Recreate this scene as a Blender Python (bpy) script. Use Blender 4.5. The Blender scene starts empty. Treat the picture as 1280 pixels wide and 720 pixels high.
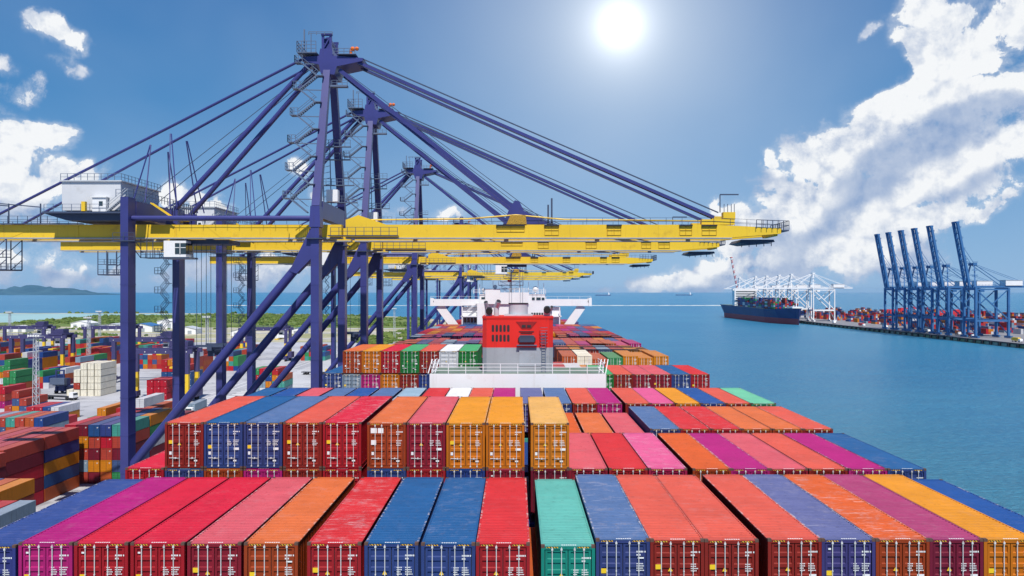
import bpy, math, random
from mathutils import Vector, Matrix
R = math.radians
rnd = random.Random(7)
sc = bpy.context.scene
COL = sc.collection

# ------------------------------------------------------------------ camera
F, CX, CY, CAMZ = 950.0, 645.0, 364.0, 43.0        # focal length in px, vanishing point, eye height
cd = bpy.data.cameras.new('camera'); cam = bpy.data.objects.new('camera', cd); COL.objects.link(cam)
cd.sensor_width = 36.0; cd.lens = F / 1280 * 36
cd.shift_x = -(CX - 640) / 1280; cd.shift_y = (CY - 360) / 1280
cd.clip_start = 0.5; cd.clip_end = 80000
cam.location = (0, 0, CAMZ); cam.rotation_euler = (R(90), 0, 0)
sc.camera = cam
sc.view_settings.view_transform = 'Standard'; sc.view_settings.look = 'None'
sc.view_settings.exposure = 0.0; sc.view_settings.gamma = 1.0
sc.view_settings.use_curve_mapping = False
sc.render.engine = 'CYCLES'
sc.cycles.max_bounces = 5; sc.cycles.diffuse_bounces = 2; sc.cycles.glossy_bounces = 2
sc.cycles.transmission_bounces = 2; sc.cycles.volume_bounces = 0
sc.cycles.caustics_reflective = False; sc.cycles.caustics_refractive = False

# ------------------------------------------------------------------ sun and sky
SUN_EL, SUN_AZ = 57.0, 172.0                       # high behind the camera
sl = bpy.data.lights.new('sun', 'SUN'); sun = bpy.data.objects.new('sun', sl); COL.objects.link(sun)
sl.energy = 5.0; sl.angle = R(0.53); sl.color = (1.0, 0.965, 0.91)
sv = Vector((math.sin(R(SUN_AZ)) * math.cos(R(SUN_EL)), math.cos(R(SUN_AZ)) * math.cos(R(SUN_EL)), math.sin(R(SUN_EL))))
sun.rotation_euler = sv.to_track_quat('Z', 'Y').to_euler(); sun.location = (0, -60, 140)

def lin(c):
    return tuple((v / 255 / 12.92) if v / 255 <= 0.04045 else ((v / 255 + 0.055) / 1.055) ** 2.4 for v in c)

class NT:
    def __init__(s, tree): s.t = tree; s.n = tree.nodes; s.l = tree.links
    def node(s, typ, **kw):
        nd = s.n.new(typ)
        for k, v in kw.items(): setattr(nd, k, v)
        return nd
    def put(s, sock, v):
        if isinstance(v, bpy.types.NodeSocket): s.l.new(v, sock)
        elif isinstance(v, (tuple, list)) and len(v) == 3 and sock.type == 'RGBA': sock.default_value = (*v, 1)
        else: sock.default_value = v
    def math(s, op, a, b=None, c=None, clamp=False):
        nd = s.node('ShaderNodeMath', operation=op, use_clamp=clamp)
        for i, v in enumerate((a, b, c)):
            if v is not None: s.put(nd.inputs[i], v)
        return nd.outputs[0]
    def vmath(s, op, a, b=None, scale=None):
        nd = s.node('ShaderNodeVectorMath', operation=op)
        s.put(nd.inputs[0], a)
        if b is not None: s.put(nd.inputs[1], b)
        if scale is not None: s.put(nd.inputs['Scale'], scale)
        return nd
    def rng(s, v, a, b, c=0.0, d=1.0, smooth=True):
        nd = s.node('ShaderNodeMapRange', interpolation_type='SMOOTHSTEP' if smooth else 'LINEAR')
        for i, x in enumerate((v, a, b, c, d)): s.put(nd.inputs[i], x)
        return nd.outputs[0]
    def mix(s, f, a, b, blend='MIX'):
        nd = s.node('ShaderNodeMix', data_type='RGBA', blend_type=blend)
        s.put(nd.inputs[0], f); s.put(nd.inputs[6], a); s.put(nd.inputs[7], b)
        return nd.outputs[2]
    def noise(s, vec, scale, detail=4, rough=0.55, dist=0.0, dims='3D'):
        nd = s.node('ShaderNodeTexNoise', noise_dimensions=dims)
        if vec is not None: s.put(nd.inputs['Vector'], vec)
        nd.inputs['Scale'].default_value = scale; nd.inputs['Detail'].default_value = detail
        nd.inputs['Roughness'].default_value = rough; nd.inputs['Distortion'].default_value = dist
        return nd.outputs[0]

world = bpy.data.worlds.new('World'); sc.world = world; world.use_nodes = True
W = NT(world.node_tree); W.n.clear()
sky = W.node('ShaderNodeTexSky', sky_type='NISHITA', sun_disc=False)
sky.sun_elevation = R(SUN_EL); sky.sun_rotation = R(SUN_AZ)
sky.air_density = 1.0; sky.dust_density = 0.35; sky.ozone_density = 2.2; sky.altitude = 40
tc = W.node('ShaderNodeTexCoord'); D = tc.outputs['Generated']
sx = W.node('ShaderNodeSeparateXYZ'); W.put(sx.inputs[0], D)
az = W.math('ARCTAN2', sx.outputs[0], sx.outputs[1]); el = W.math('ARCSINE', sx.outputs[2])
uvn = W.node('ShaderNodeCombineXYZ'); W.put(uvn.inputs[0], az); W.put(uvn.inputs[1], el); UV = uvn.outputs[0]
def azel(px, py):
    a = math.atan((px - CX) / F); return a, math.atan((CY - py) / F * math.cos(a))
def blobs(lst, uv):
    out = None
    for (px, py, rx, ry, rot, amp) in lst:
        a, e = azel(px, py)
        mp = W.node('ShaderNodeMapping', vector_type='TEXTURE')
        q = uv
        if out is not None:                              # evaluated one after the other, which keeps the shader small
            ma = W.node('ShaderNodeVectorMath', operation='MULTIPLY_ADD'); W.put(ma.inputs[0], out); ma.inputs[1].default_value = (1e-9, 1e-9, 1e-9); W.put(ma.inputs[2], uv); q = ma.outputs[0]
        W.put(mp.inputs[0], q); mp.inputs['Location'].default_value = (a, e, 0)
        mp.inputs['Rotation'].default_value = (0, 0, R(rot)); mp.inputs['Scale'].default_value = (rx * 1.28 / F, ry * 1.28 / F, 1)
        ln = W.vmath('LENGTH', mp.outputs[0]).outputs['Value']
        b = W.rng(ln, 1.0, 0.0, 0.0, amp)
        out = b if out is None else W.math('MAXIMUM', out, b)
    return out
wob = W.node('ShaderNodeTexNoise', noise_dimensions='2D'); W.put(wob.inputs['Vector'], UV)
wob.inputs['Scale'].default_value = 9; wob.inputs['Detail'].default_value = 3
wv = W.vmath('SCALE', W.vmath('SUBTRACT', wob.outputs['Color'], (0.5, 0.5, 0.5)).outputs[0], scale=0.07).outputs[0]
UVW = W.vmath('ADD', UV, wv).outputs[0]
CLOUDS = [(1270, 125, 80, 48, 10, 1.0), (1185, 135, 95, 48, 18, 1.2), (1105, 165, 85, 55, 35, 1.25), (1045, 210, 62, 65, 30, 1.3), (1000, 262, 62, 56, 20, 1.25),
          (935, 292, 62, 32, 10, 1.2), (1090, 245, 120, 62, 20, 1.25), (1180, 200, 115, 62, 15, 1.2), (1010, 318, 120, 44, 8, 1.25), (900, 335, 85, 36, 12, 1.25), (832, 352, 64, 20, 6, 1.2),
          (1085, 300, 80, 42, 15, 1.0), (1150, 277, 75, 24, 14, .95), (1222, 262, 52, 18, 20, .8), (1262, 244, 26, 12, 30, .6), (1266, 172, 42, 38, 30, .95), (1110, 325, 60, 28, 0, .6),
          (1180, 18, 60, 40, 10, 1.0), (1140, 55, 26, 34, 40, .95), (1215, 58, 70, 44, 10, 1.05), (1268, 28, 40, 46, 0, .95), (1236, 80, 44, 22, 0, .95), (1098, 42, 16, 11, 20, .65), (1118, 112, 62, 14, 18, .9), (1180, 92, 26, 9, 18, .6), (977, 208, 13, 17, 10, .7),
          (80, 45, 34, 17, -6, .85), (112, 64, 22, 26, 20, .9), (112, 92, 28, 14, -10, .72), (10, 84, 22, 9, 0, .5), (20, 106, 30, 12, 8, .6), (0, 126, 16, 16, 0, .6),
          (40, 158, 42, 26, -10, 1.05), (8, 190, 50, 45, 0, 1.0), (78, 212, 48, 28, -12, 1.0), (30, 242, 80, 42, 0, 1.0), (10, 330, 120, 42, 0, .85), (100, 345, 95, 28, 0, .75), (60, 300, 100, 26, 0, .6),
          (228, 243, 42, 27, -5, .95), (268, 262, 40, 18, 0, .8), (372, 212, 24, 19, 0, .9), (388, 244, 14, 24, 0, .7), (350, 346, 62, 26, 0, .85), (300, 352, 70, 18, 0, .7), (215, 340, 70, 22, 0, .5), (480, 272, 60, 14, 0, .5), (575, 274, 45, 14, 0, .7), (640, 362, 90, 12, 0, .5), (740, 358, 60, 7, 0, .4),
          # other sides of the sky, so that it is not empty there
          (-900, 200, 400, 120, 10, 1.0), (2500, 150, 400, 120, -8, 1.0)]
WHITES = [(1280, 96, 60, 26, 8, 1.0), (1215, 112, 60, 26, 14, 1.0), (1150, 128, 55, 28, 20, 1.0), (1090, 150, 48, 28, 28, 1.0), (1045, 178, 36, 32, 45, 1.0), (1010, 220, 34, 42, 20, 1.0), (985, 262, 36, 34, 20, 1.0), (930, 272, 60, 20, 5, 1.0),
          (895, 318, 40, 24, 25, .9), (840, 348, 60, 18, 12, 1.0), (940, 330, 50, 24, 10, .5), (1190, 30, 90, 60, 10, 1.1), (1150, 50, 50, 50, 0, 1.1), (1240, 50, 90, 60, 10, 1.1), (1118, 112, 70, 22, 18, 1.1),
          (1266, 180, 42, 32, 30, 1.0), (1225, 205, 45, 20, 20, .9), (1160, 235, 55, 20, 18, .75), (1085, 270, 60, 26, 25, .8), (1060, 312, 60, 30, 20, .85), (1150, 278, 75, 22, 14, 1.0), (1225, 262, 60, 20, 20, 1.05), (1268, 240, 30, 20, 30, 1.0), (977, 208, 20, 25, 10, 1.0),
          (95, 58, 60, 36, 0, .75), (10, 110, 40, 40, 0, .5), (40, 155, 60, 32, -10, 1.1), (5, 190, 55, 50, 0, .9), (82, 208, 55, 28, -12, 1.0), (40, 235, 80, 30, 0, .8), (30, 318, 70, 18, -8, .8), (110, 330, 50, 14, 0, .6),
          (228, 236, 50, 28, 0, 1.0), (270, 256, 45, 20, 0, .9), (375, 215, 40, 50, 0, 1.0), (345, 338, 60, 22, 0, .9), (575, 272, 60, 20, 0, .8), (-900, 240, 380, 110, 10, 1.0), (2500, 190, 380, 110, -8, 1.0)]
Bd = blobs(CLOUDS, UVW); Wd = blobs(WHITES, UVW)
N1 = W.noise(UV, 15.0, 12, 0.68, 0.15, '2D')
N1b = W.noise(W.vmath('ADD', UV, (-0.004, 0.014, 0)).outputs[0], 15.0, 12, 0.68, 0.15, '2D')
N2 = W.noise(UV, 60.0, 6, 0.6, 0.4, '2D')
def puffs(off):
    out = None
    wv2 = W.node('ShaderNodeTexNoise', noise_dimensions='2D'); q = W.vmath('ADD', UV, off).outputs[0]; W.put(wv2.inputs['Vector'], q)
    wv2.inputs['Scale'].default_value = 40; wv2.inputs['Detail'].default_value = 6; wv2.inputs['Roughness'].default_value = 0.65
    q = W.vmath('ADD', q, W.vmath('SCALE', W.vmath('SUBTRACT', wv2.outputs['Color'], (0.5, 0.5, 0.5)).outputs[0], scale=0.028).outputs[0]).outputs[0]
    for s_, a_ in ((14, .60), (30, .34), (70, .10)):
        v = W.node('ShaderNodeTexVoronoi', voronoi_dimensions='2D', feature='SMOOTH_F1'); W.put(v.inputs['Vector'], q); v.inputs['Scale'].default_value = s_; v.inputs['Smoothness'].default_value = 0.35
        t_ = W.math('MULTIPLY', W.math('SUBTRACT', 0.5, v.outputs['Distance']), a_)
        out = t_ if out is None else W.math('ADD', out, t_)
    return out
P0 = puffs((0, 0, 0)); P1 = puffs((0.006, -0.008, 0))
dens = W.math('ADD', W.math('ADD', W.math('MULTIPLY', Bd, 1.3), W.math('MULTIPLY', W.math('SUBTRACT', N1, 0.5), 2.1)), W.math('MULTIPLY', W.math('SUBTRACT', N2, 0.5), 0.35))
dens = W.math('ADD', dens, W.math('MULTIPLY', P0, 1.1))
crisp = W.rng(dens, 0.70, 0.90); misty = W.rng(dens, 0.42, 1.0); wsel = W.rng(Wd, 0.1, 0.6)
cmask = W.math('ADD', W.math('MULTIPLY', crisp, wsel), W.math('MULTIPLY', misty, W.math('SUBTRACT', 1.0, wsel)))
cmask = W.math('MULTIPLY', cmask, W.rng(Bd, 0.0, 0.12))
thin = W.math('MULTIPLY', W.rng(dens, 0.25, 0.95), W.math('MULTIPLY', W.rng(Bd, 0.0, 0.5), 0.40))
cmask = W.math('MAXIMUM', cmask, thin)
rel = W.math('MULTIPLY', W.math('SUBTRACT', N1, N1b), 2.2)
rel = W.math('ADD', W.math('MULTIPLY', rel, 0.7), W.math('MULTIPLY', W.math('SUBTRACT', P0, P1), 2.0))
lit = W.math('ADD', W.math('ADD', 0.22, W.math('MULTIPLY', W.rng(Wd, 0.0, 0.8), 0.72)), W.math('MULTIPLY', rel, W.math('ADD', 0.35, W.math('MULTIPLY', W.rng(Wd, 0.0, 0.5), 0.65))))
lit = W.math('ADD', lit, W.math('MULTIPLY', W.math('SUBTRACT', N2, 0.5), 0.12), clamp=True)
ccol = W.mix(lit, (2.7, 3.9, 6.2), (9.2, 9.4, 9.6))
# the clear sky: Nishita, its tint running from the zenith to the horizon
tint = W.node('ShaderNodeValToRGB'); W.put(tint.inputs[0], W.rng(el, 0.0, 0.9, 0, 1, False))
e = tint.color_ramp.elements; e[0].position = 0.0; e[0].color = (2.5, 4.7, 7.5, 1); e[1].position = 1.0; e[1].color = (0.04, 0.75, 3.0, 1)
k = tint.color_ramp.elements.new(0.25); k.color = (0.36, 2.25, 5.3, 1)
k = tint.color_ramp.elements.new(0.5); k.color = (0.08, 1.25, 4.1, 1)
skyc = W.mix(0.10, tint.outputs[0], sky.outputs[0])
soft = W.rng(W.noise(UV, 3.0, 4, 0.5, 0.3, '2D'), 0.3, 0.75, 0.0, 0.17)
skyc = W.mix(soft, skyc, (3.6, 4.9, 7.0))
# the white sun and the glow of the air around it, where the photograph shows them
a, e_ = azel(775, 32)
gd = (math.sin(a) * math.cos(e_), math.cos(a) * math.cos(e_), math.sin(e_))
dt = W.math('ARCCOSINE', W.math('MINIMUM', W.vmath('DOT_PRODUCT', D, gd).outputs['Value'], 1.0))
halo = W.math('EXPONENT', W.math('MULTIPLY', dt, -7.6))
core = W.math('EXPONENT', W.math('MULTIPLY', dt, -1 / 0.0175))
skyc = W.mix(W.math('MULTIPLY', halo, 1.0, clamp=True), skyc, (7.6, 8.6, 9.8))
fin = W.mix(cmask, skyc, ccol)
glow = W.mix(1.0, fin, W.mix(core, (0, 0, 0), (17, 16.6, 16)), 'ADD')
bg = W.node('ShaderNodeBackground'); W.put(bg.inputs[0], glow); bg.inputs[1].default_value = 0.1
wo = W.node('ShaderNodeOutputWorld'); W.l.new(bg.outputs[0], wo.inputs[0])
world.cycles.sampling_method = 'MANUAL'; world.cycles.sample_map_resolution = 512

# ------------------------------------------------------------------ helpers
class MB:
    """collects shapes for one mesh object"""
    def __init__(s): s.v = []; s.f = []; s.m = []
    def add(s, vs, fs, mi=0):
        o = len(s.v); s.v += [tuple(p) for p in vs]
        for f in fs: s.f.append(tuple(i + o for i in f)); s.m.append(mi)
    def box(s, x0, x1, y0, y1, z0, z1, mi=0, top=None):
        s.add([(x0, y0, z0), (x1, y0, z0), (x1, y1, z0), (x0, y1, z0), (x0, y0, z1), (x1, y0, z1), (x1, y1, z1), (x0, y1, z1)],
              [(0, 3, 2, 1), (4, 5, 6, 7), (0, 1, 5, 4), (1, 2, 6, 5), (2, 3, 7, 6), (3, 0, 4, 7)], mi)
        if top is not None: s.m[-5] = top
    def quad(s, a, b, c, d, mi=0): s.add([a, b, c, d], [(0, 1, 2, 3)], mi)
    def beam(s, p, q, w, h, mi=0, w2=None, h2=None):
        p, q = Vector(p), Vector(q); d = (q - p).normalized()
        up = Vector((0, 0, 1)) if abs(d.z) < 0.98 else Vector((0, 1, 0))
        sd = d.cross(up).normalized(); up = sd.cross(d)
        if abs(d.z) >= 0.98: sd, up = Vector((1, 0, 0)), Vector((0, 1, 0))
        w2 = w if w2 is None else w2; h2 = h if h2 is None else h2
        vs = [p + sd * a * w / 2 + up * b * h / 2 for a, b in ((-1, -1), (1, -1), (1, 1), (-1, 1))]
        vs += [q + sd * a * w2 / 2 + up * b * h2 / 2 for a, b in ((-1, -1), (1, -1), (1, 1), (-1, 1))]
        fs = [(0, 1, 2, 3), (7, 6, 5, 4), (0, 4, 5, 1), (1, 5, 6, 2), (2, 6, 7, 3), (3, 7, 4, 0)]
        s.add(vs, fs, mi)
    def tube(s, p, q, r, n=8, mi=0, r2=None):
        p, q = Vector(p), Vector(q); d = (q - p).normalized(); r2 = r if r2 is None else r2
        u = d.orthogonal().normalized(); w = d.cross(u)
        vs = []
        for c, rr in ((p, r), (q, r2)):
            for i in range(n):
                t = 2 * math.pi * i / n; vs.append(c + (u * math.cos(t) + w * math.sin(t)) * rr)
        fs = [(i, (i + 1) % n, n + (i + 1) % n, n + i) for i in range(n)] + [tuple(range(n - 1, -1, -1)), tuple(range(n, 2 * n))]
        s.add(vs, fs, mi)
    def prism(s, pts, a0, a1, axis='y', mi=0):
        """pts are 2-D; extruded along axis from a0 to a1"""
        f3 = {'y': lambda u, v, a: (u, a, v), 'z': lambda u, v, a: (u, v, a), 'x': lambda u, v, a: (a, u, v)}[axis]
        n = len(pts); vs = [f3(u, v, a0) for u, v in pts] + [f3(u, v, a1) for u, v in pts]
        s.add(vs, [tuple(range(n)), tuple(range(2 * n - 1, n - 1, -1))] + [(i, n + i, n + (i + 1) % n, (i + 1) % n) for i in range(n)], mi)
    def ball(s, c, r, n=8, mi=0, jit=0.0, sz=1.0):
        vs = []; fs = []; k = n // 2
        for i in range(k + 1):
            t = math.pi * i / k
            for j in range(n):
                p = 2 * math.pi * j / n; q = r * (1 + rnd.uniform(-jit, jit))
                vs.append((c[0] + q * math.sin(t) * math.cos(p), c[1] + q * math.sin(t) * math.sin(p), c[2] + q * sz * math.cos(t)))
        for i in range(k):
            for j in range(n): fs.append((i * n + j, (i + 1) * n + j, (i + 1) * n + (j + 1) % n, i * n + (j + 1) % n))
        s.add(vs, fs, mi)
    def rail(s, pts, h=1.1, step=2.0, t=0.06, mi=0, bars=2):
        for p, q in zip(pts, pts[1:]):
            p, q = Vector(p), Vector(q); L = (q - p).length; n = max(1, int(round(L / step)))
            for i in range(n + 1):
                c = p.lerp(q, i / n); s.beam(c, c + Vector((0, 0, h)), t, t, mi)
            for b in range(bars):
                zz = Vector((0, 0, h * (b + 1) / bars)); s.beam(p + zz, q + zz, t * .8, t * .8, mi)
    def build(s, name, mats, parent=None, loc=None, smooth=False, fix=True):
        me = bpy.data.meshes.new(name); me.from_pydata(s.v, [], s.f)
        if not isinstance(mats, (list, tuple)): mats = [mats]
        for m in mats: me.materials.append(m)
        me.polygons.foreach_set('material_index', s.m)
        if fix:
            import bmesh
            b = bmesh.new(); b.from_mesh(me); bmesh.ops.recalc_face_normals(b, faces=b.faces); b.to_mesh(me); b.free()
        if smooth: me.polygons.foreach_set('use_smooth', [True] * len(me.polygons))
        o = bpy.data.objects.new(name, me); COL.objects.link(o)
        if parent: o.parent = parent
        if loc is not None: o.location = loc
        return o

def tag(o, label, cat, group=None, kind=None):
    o['label'] = label; o['category'] = cat
    if group: o['group'] = group
    if kind: o['kind'] = kind
    return o
def empty(name, loc, rz=0.0):
    o = bpy.data.objects.new(name, None); COL.objects.link(o); o.location = loc; o.rotation_euler = (0, 0, rz); o.empty_display_size = 0.5
    return o
def struct(o): o['kind'] = 'structure'; return o
def copy_tree(o, parent=None):
    c = o.copy(); COL.objects.link(c); c.parent = parent
    for ch in list(o.children): copy_tree(ch, c)
    return c
def PX(px, d): return (px - CX) / F * d                 # world x of a picture column at depth d
def PZ(py, d): return CAMZ - (py - CY) / F * d          # world z of a picture row at depth d
ORD = ['first', 'second', 'third', 'fourth', 'fifth', 'sixth', 'seventh', 'eighth', 'ninth', 'tenth', 'eleventh', 'twelfth', 'thirteenth', 'fourteenth',
       'fifteenth', 'sixteenth', 'seventeenth', 'eighteenth', 'nineteenth', 'twentieth']

# ------------------------------------------------------------------ materials
def mat(name, col, rough=0.5, spec=0.3, metal=0.0, var=0.0, vscale=0.6, bump=0.0, bscale=8.0, stain=None, stain_amt=0.0):
    m = bpy.data.materials.new(name); m.use_nodes = True; t = NT(m.node_tree); b = t.n['Principled BSDF']
    b.inputs['Roughness'].default_value = rough; b.inputs['Specular IOR Level'].default_value = spec; b.inputs['Metallic'].default_value = metal
    tcx = t.node('ShaderNodeTexCoord').outputs['Object']; c = (*col, 1)
    if var:
        n = t.noise(tcx, vscale, 5, 0.6)
        c = t.mix(t.rng(n, 0.3, 0.7), tuple(v * (1 - var) for v in col), tuple(min(1, v * (1 + var)) for v in col))
    if stain:
        n2 = t.noise(tcx, vscale * 3.1, 6, 0.65)
        c = t.mix(t.math('MULTIPLY', t.rng(n2, 0.58, 0.72), stain_amt), c, stain)
        mp = t.node('ShaderNodeMapping'); t.put(mp.inputs[0], tcx); mp.inputs['Scale'].default_value = (1.6, 1.6, 0.09)
        n3 = t.noise(mp.outputs[0], 1.0, 6, 0.7)                       # rust and dirt runs down the plates
        c = t.mix(t.math('MULTIPLY', t.rng(n3, 0.56, 0.70), stain_amt * 0.9), c, stain)
    t.put(b.inputs['Base Color'], c)
    if bump:
        bp = t.node('ShaderNodeBump'); bp.inputs['Strength'].default_value = bump; bp.inputs['Distance'].default_value = 0.1
        t.put(bp.inputs['Height'], t.noise(tcx, bscale, 5, 0.6)); t.put(b.inputs['Normal'], bp.outputs[0])
    return m
def container_mat(name, roof=False, src='obj', fade=False):
    m = bpy.data.materials.new(name); m.use_nodes = True; t = NT(m.node_tree); b = t.n['Principled BSDF']
    if src == 'obj':
        oi = t.node('ShaderNodeObjectInfo'); col, wear, rn = oi.outputs['Color'], oi.outputs['Alpha'], oi.outputs['Random']
    else:
        at = t.node('ShaderNodeAttribute', attribute_name='paint'); col, wear, rn = at.outputs['Color'], 0.4, 0.5
    tcx = t.node('ShaderNodeTexCoord').outputs['Object']
    off = t.node('ShaderNodeCombineXYZ')
    if src == 'obj':
        t.put(off.inputs[0], t.math('MULTIPLY', rn, 71.0)); t.put(off.inputs[1], t.math('MULTIPLY', rn, 133.0))
    p = t.vmath('ADD', tcx, off.outputs[0]).outputs[0]
    if fade: col = t.mix(0.14, col, (0.55, 0.35, 0.30))
    n = t.noise(p, 0.55, 5, 0.6)
    col = t.mix(t.rng(n, 0.35, 0.7, 0.0, 0.30), col, t.mix(1.0, col, (0.62, 0.60, 0.62), 'MULTIPLY'))
    if roof:
        st = t.node('ShaderNodeMapping'); t.put(st.inputs[0], p); st.inputs['Scale'].default_value = (0.6, 9.0, 1)
        sc_ = t.noise(st.outputs[0], 1.6, 6, 0.7)
        sw = t.math('MULTIPLY', t.rng(sc_, 0.54, 0.70), t.math('MULTIPLY', t.math('MULTIPLY', wear, wear), 0.75))
        col = t.mix(sw, col, t.mix(0.5, col, (0.78, 0.72, 0.70)))
        sx_ = t.node('ShaderNodeSeparateXYZ'); t.put(sx_.inputs[0], tcx)                 # worn long edges
        ew = t.math('MULTIPLY', t.rng(t.math('ABSOLUTE', sx_.outputs[0]), 1.09, 1.17), t.rng(t.noise(p, 3.6, 6, 0.75), 0.50, 0.60))
        if src == 'obj': ew = t.math('MULTIPLY', ew, t.rng(rn, 0.55, 0.65, 0.0, 0.55))
        col = t.mix(ew, col, (0.70, 0.62, 0.58))
        du = t.noise(p, 1.3, 7, 0.7)
        col = t.mix(t.math('MULTIPLY', t.rng(du, 0.5, 0.72), t.math('MULTIPLY', wear, 0.35)), col, (0.42, 0.36, 0.38))
    pa = t.noise(p, 0.33, 2, 0.4)
    col = t.mix(t.rng(pa, 0.52, 0.54, 0.0, 0.16), col, t.mix(1.0, col, (1.25, 1.2, 1.2), 'MULTIPLY'))   # repainted panels
    dn = t.node('ShaderNodeMapping'); t.put(dn.inputs[0], p); dn.inputs['Scale'].default_value = (3.0, 3.0, 0.35)
    col = t.mix(t.math('MULTIPLY', t.rng(t.noise(dn.outputs[0], 1.0, 6, 0.7), 0.52, 0.72), 0.45), col, t.mix(1.0, col, (0.45, 0.38, 0.36), 'MULTIPLY'))
    ru = t.noise(p, 2.6, 8, 0.75)
    col = t.mix(t.math('MULTIPLY', t.rng(ru, 0.62, 0.70), t.math('MULTIPLY', wear, 0.75 if roof else 0.6)), col, (0.09, 0.04, 0.03))
    t.put(b.inputs['Base Color'], col)
    b.inputs['Roughness'].default_value = 0.55; b.inputs['Specular IOR Level'].default_value = 0.25
    if roof:
        bp = t.node('ShaderNodeBump'); bp.inputs['Strength'].default_value = 0.25; bp.inputs['Distance'].default_value = 0.03
        t.put(bp.inputs['Height'], t.noise(p, 2.2, 4, 0.6)); t.put(b.inputs['Normal'], bp.outputs[0])
    return m
M = {}
M['paint'] = container_mat('container_paint'); M['roof'] = container_mat('container_roof', True)
M['paint_far'] = container_mat('container_paint_far'); M['roof_far'] = container_mat('container_roof_far', True, 'obj', True)
M['stuff_paint'] = container_mat('cargo_paint', False, 'attr')
M['white'] = mat('white_paint', (0.84, 0.84, 0.84), 0.45, var=0.03, stain=(0.55, 0.46, 0.38), stain_amt=0.22, vscale=0.25)
M['rod'] = mat('rod_paint', (0.66, 0.65, 0.63), 0.5, stain=(0.2, 0.12, 0.08), stain_amt=0.4, vscale=1.5)
M['mark'] = mat('marking_white', (0.82, 0.82, 0.80), 0.6); M['yellow_mark'] = mat('marking_yellow', (0.85, 0.55, 0.02), 0.6)
M['dark'] = mat('dark_steel', (0.03, 0.03, 0.035), 0.6); M['grey'] = mat('grey_steel', (0.36, 0.39, 0.42), 0.5, var=0.12, vscale=0.3, stain=(0.22, 0.16, 0.12), stain_amt=0.3)
M['fgrey'] = mat('funnel_grey', (0.34, 0.36, 0.38), 0.5, var=0.08, vscale=0.3, stain=(0.16, 0.13, 0.11), stain_amt=0.3)
M['lgrey'] = mat('light_grey_steel', (0.50, 0.53, 0.56), 0.5, var=0.1, vscale=0.3)
M['crane'] = mat('crane_violet_paint', (0.043, 0.047, 0.195), 0.36, 0.5, var=0.12, vscale=0.12, stain=(0.05, 0.035, 0.05), stain_amt=0.3)
M['crane_dk'] = mat('crane_walkway_steel', (0.055, 0.075, 0.13), 0.55)
M['yellow_dk'] = mat('panel_ochre', (0.52, 0.32, 0.02), 0.5)
M['yellow'] = mat('crane_yellow_paint', (0.82, 0.535, 0.030), 0.45, 0.4, var=0.05, vscale=0.12, stain=(0.40, 0.20, 0.03), stain_amt=0.35)
M['rig'] = mat('stair_steel', (0.12, 0.16, 0.24), 0.55)
M['glass'] = mat('dark_glass', (0.03, 0.05, 0.06), 0.08, 0.6)
M['red'] = mat('funnel_red', (0.72, 0.028, 0.02), 0.45, var=0.06, vscale=0.3, stain=(0.25, 0.03, 0.03), stain_amt=0.4)
M['orange'] = mat('signal_orange', (0.75, 0.16, 0.02), 0.5)
M['seablue'] = mat('far_crane_blue', (0.05, 0.16, 0.36), 0.5, var=0.1, vscale=0.1)
M['farred'] = mat('far_crane_red', (0.62, 0.035, 0.045), 0.5)
M['rtg'] = mat('yard_crane_violet', (0.060, 0.055, 0.15), 0.5)
M['rubber'] = mat('tyre_rubber', (0.02, 0.02, 0.02), 0.8)
M['hullblue'] = mat('hull_blue', (0.035, 0.05, 0.16), 0.5, var=0.1, vscale=0.05); M['hullred'] = mat('hull_red', (0.50, 0.055, 0.07), 0.6)
M['deck'] = mat('deck_paint', (0.16, 0.22, 0.18), 0.7, var=0.15, vscale=0.3)
M['hold'] = mat('ship_side_paint', (0.10, 0.13, 0.20), 0.55, var=0.1, vscale=0.1)
hz = bpy.data.materials.new('hazard_stripes'); hz.use_nodes = True; t = NT(hz.node_tree)
wvx = t.node('ShaderNodeTexWave', bands_direction='DIAGONAL'); t.put(wvx.inputs[0], t.node('ShaderNodeTexCoord').outputs['Object']); wvx.inputs['Scale'].default_value = 5.0
t.put(t.n['Principled BSDF'].inputs['Base Color'], t.mix(t.rng(wvx.outputs[1], 0.48, 0.52), (0.02, 0.02, 0.02), (0.80, 0.45, 0.02))); M['hazard'] = hz
# ------------------------------------------------------------------ sea, land, quays
SEA = -4.0
def ground_mat(name, base, alt, scale, rough=0.85, alt2=None, bump=0.0, objscale=None):
    m = bpy.data.materials.new(name); m.use_nodes = True; t = NT(m.node_tree); b = t.n['Principled BSDF']
    p = t.node('ShaderNodeTexCoord').outputs['Object']
    c = t.mix(t.rng(t.noise(p, scale, 6, 0.62), 0.36, 0.64), base, alt)
    if alt2: c = t.mix(t.rng(t.noise(p, scale * 4.3, 6, 0.65), 0.54, 0.68, 0, 0.8), c, alt2)
    t.put(b.inputs['Base Color'], c); b.inputs['Roughness'].default_value = rough; b.inputs['Specular IOR Level'].default_value = 0.15
    return m
m = bpy.data.materials.new('sea_water'); m.use_nodes = True; t = NT(m.node_tree); b = t.n['Principled BSDF']
p = t.node('ShaderNodeTexCoord').outputs['Object']
n = t.noise(p, 0.0035, 5, 0.6)
c = t.mix(t.rng(n, 0.35, 0.68), (0.012, 0.155, 0.325), (0.034, 0.215, 0.375))
n3 = t.noise(p, 0.55, 8, 0.75)
c = t.mix(t.rng(n3, 0.44, 0.60, 0.0, 0.75), c, (0.068, 0.280, 0.430))  # pale ripple highlights painted into the water colour
sp_ = t.node('ShaderNodeSeparateXYZ'); t.put(sp_.inputs[0], p)          # greener shallow water along the berth
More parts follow.
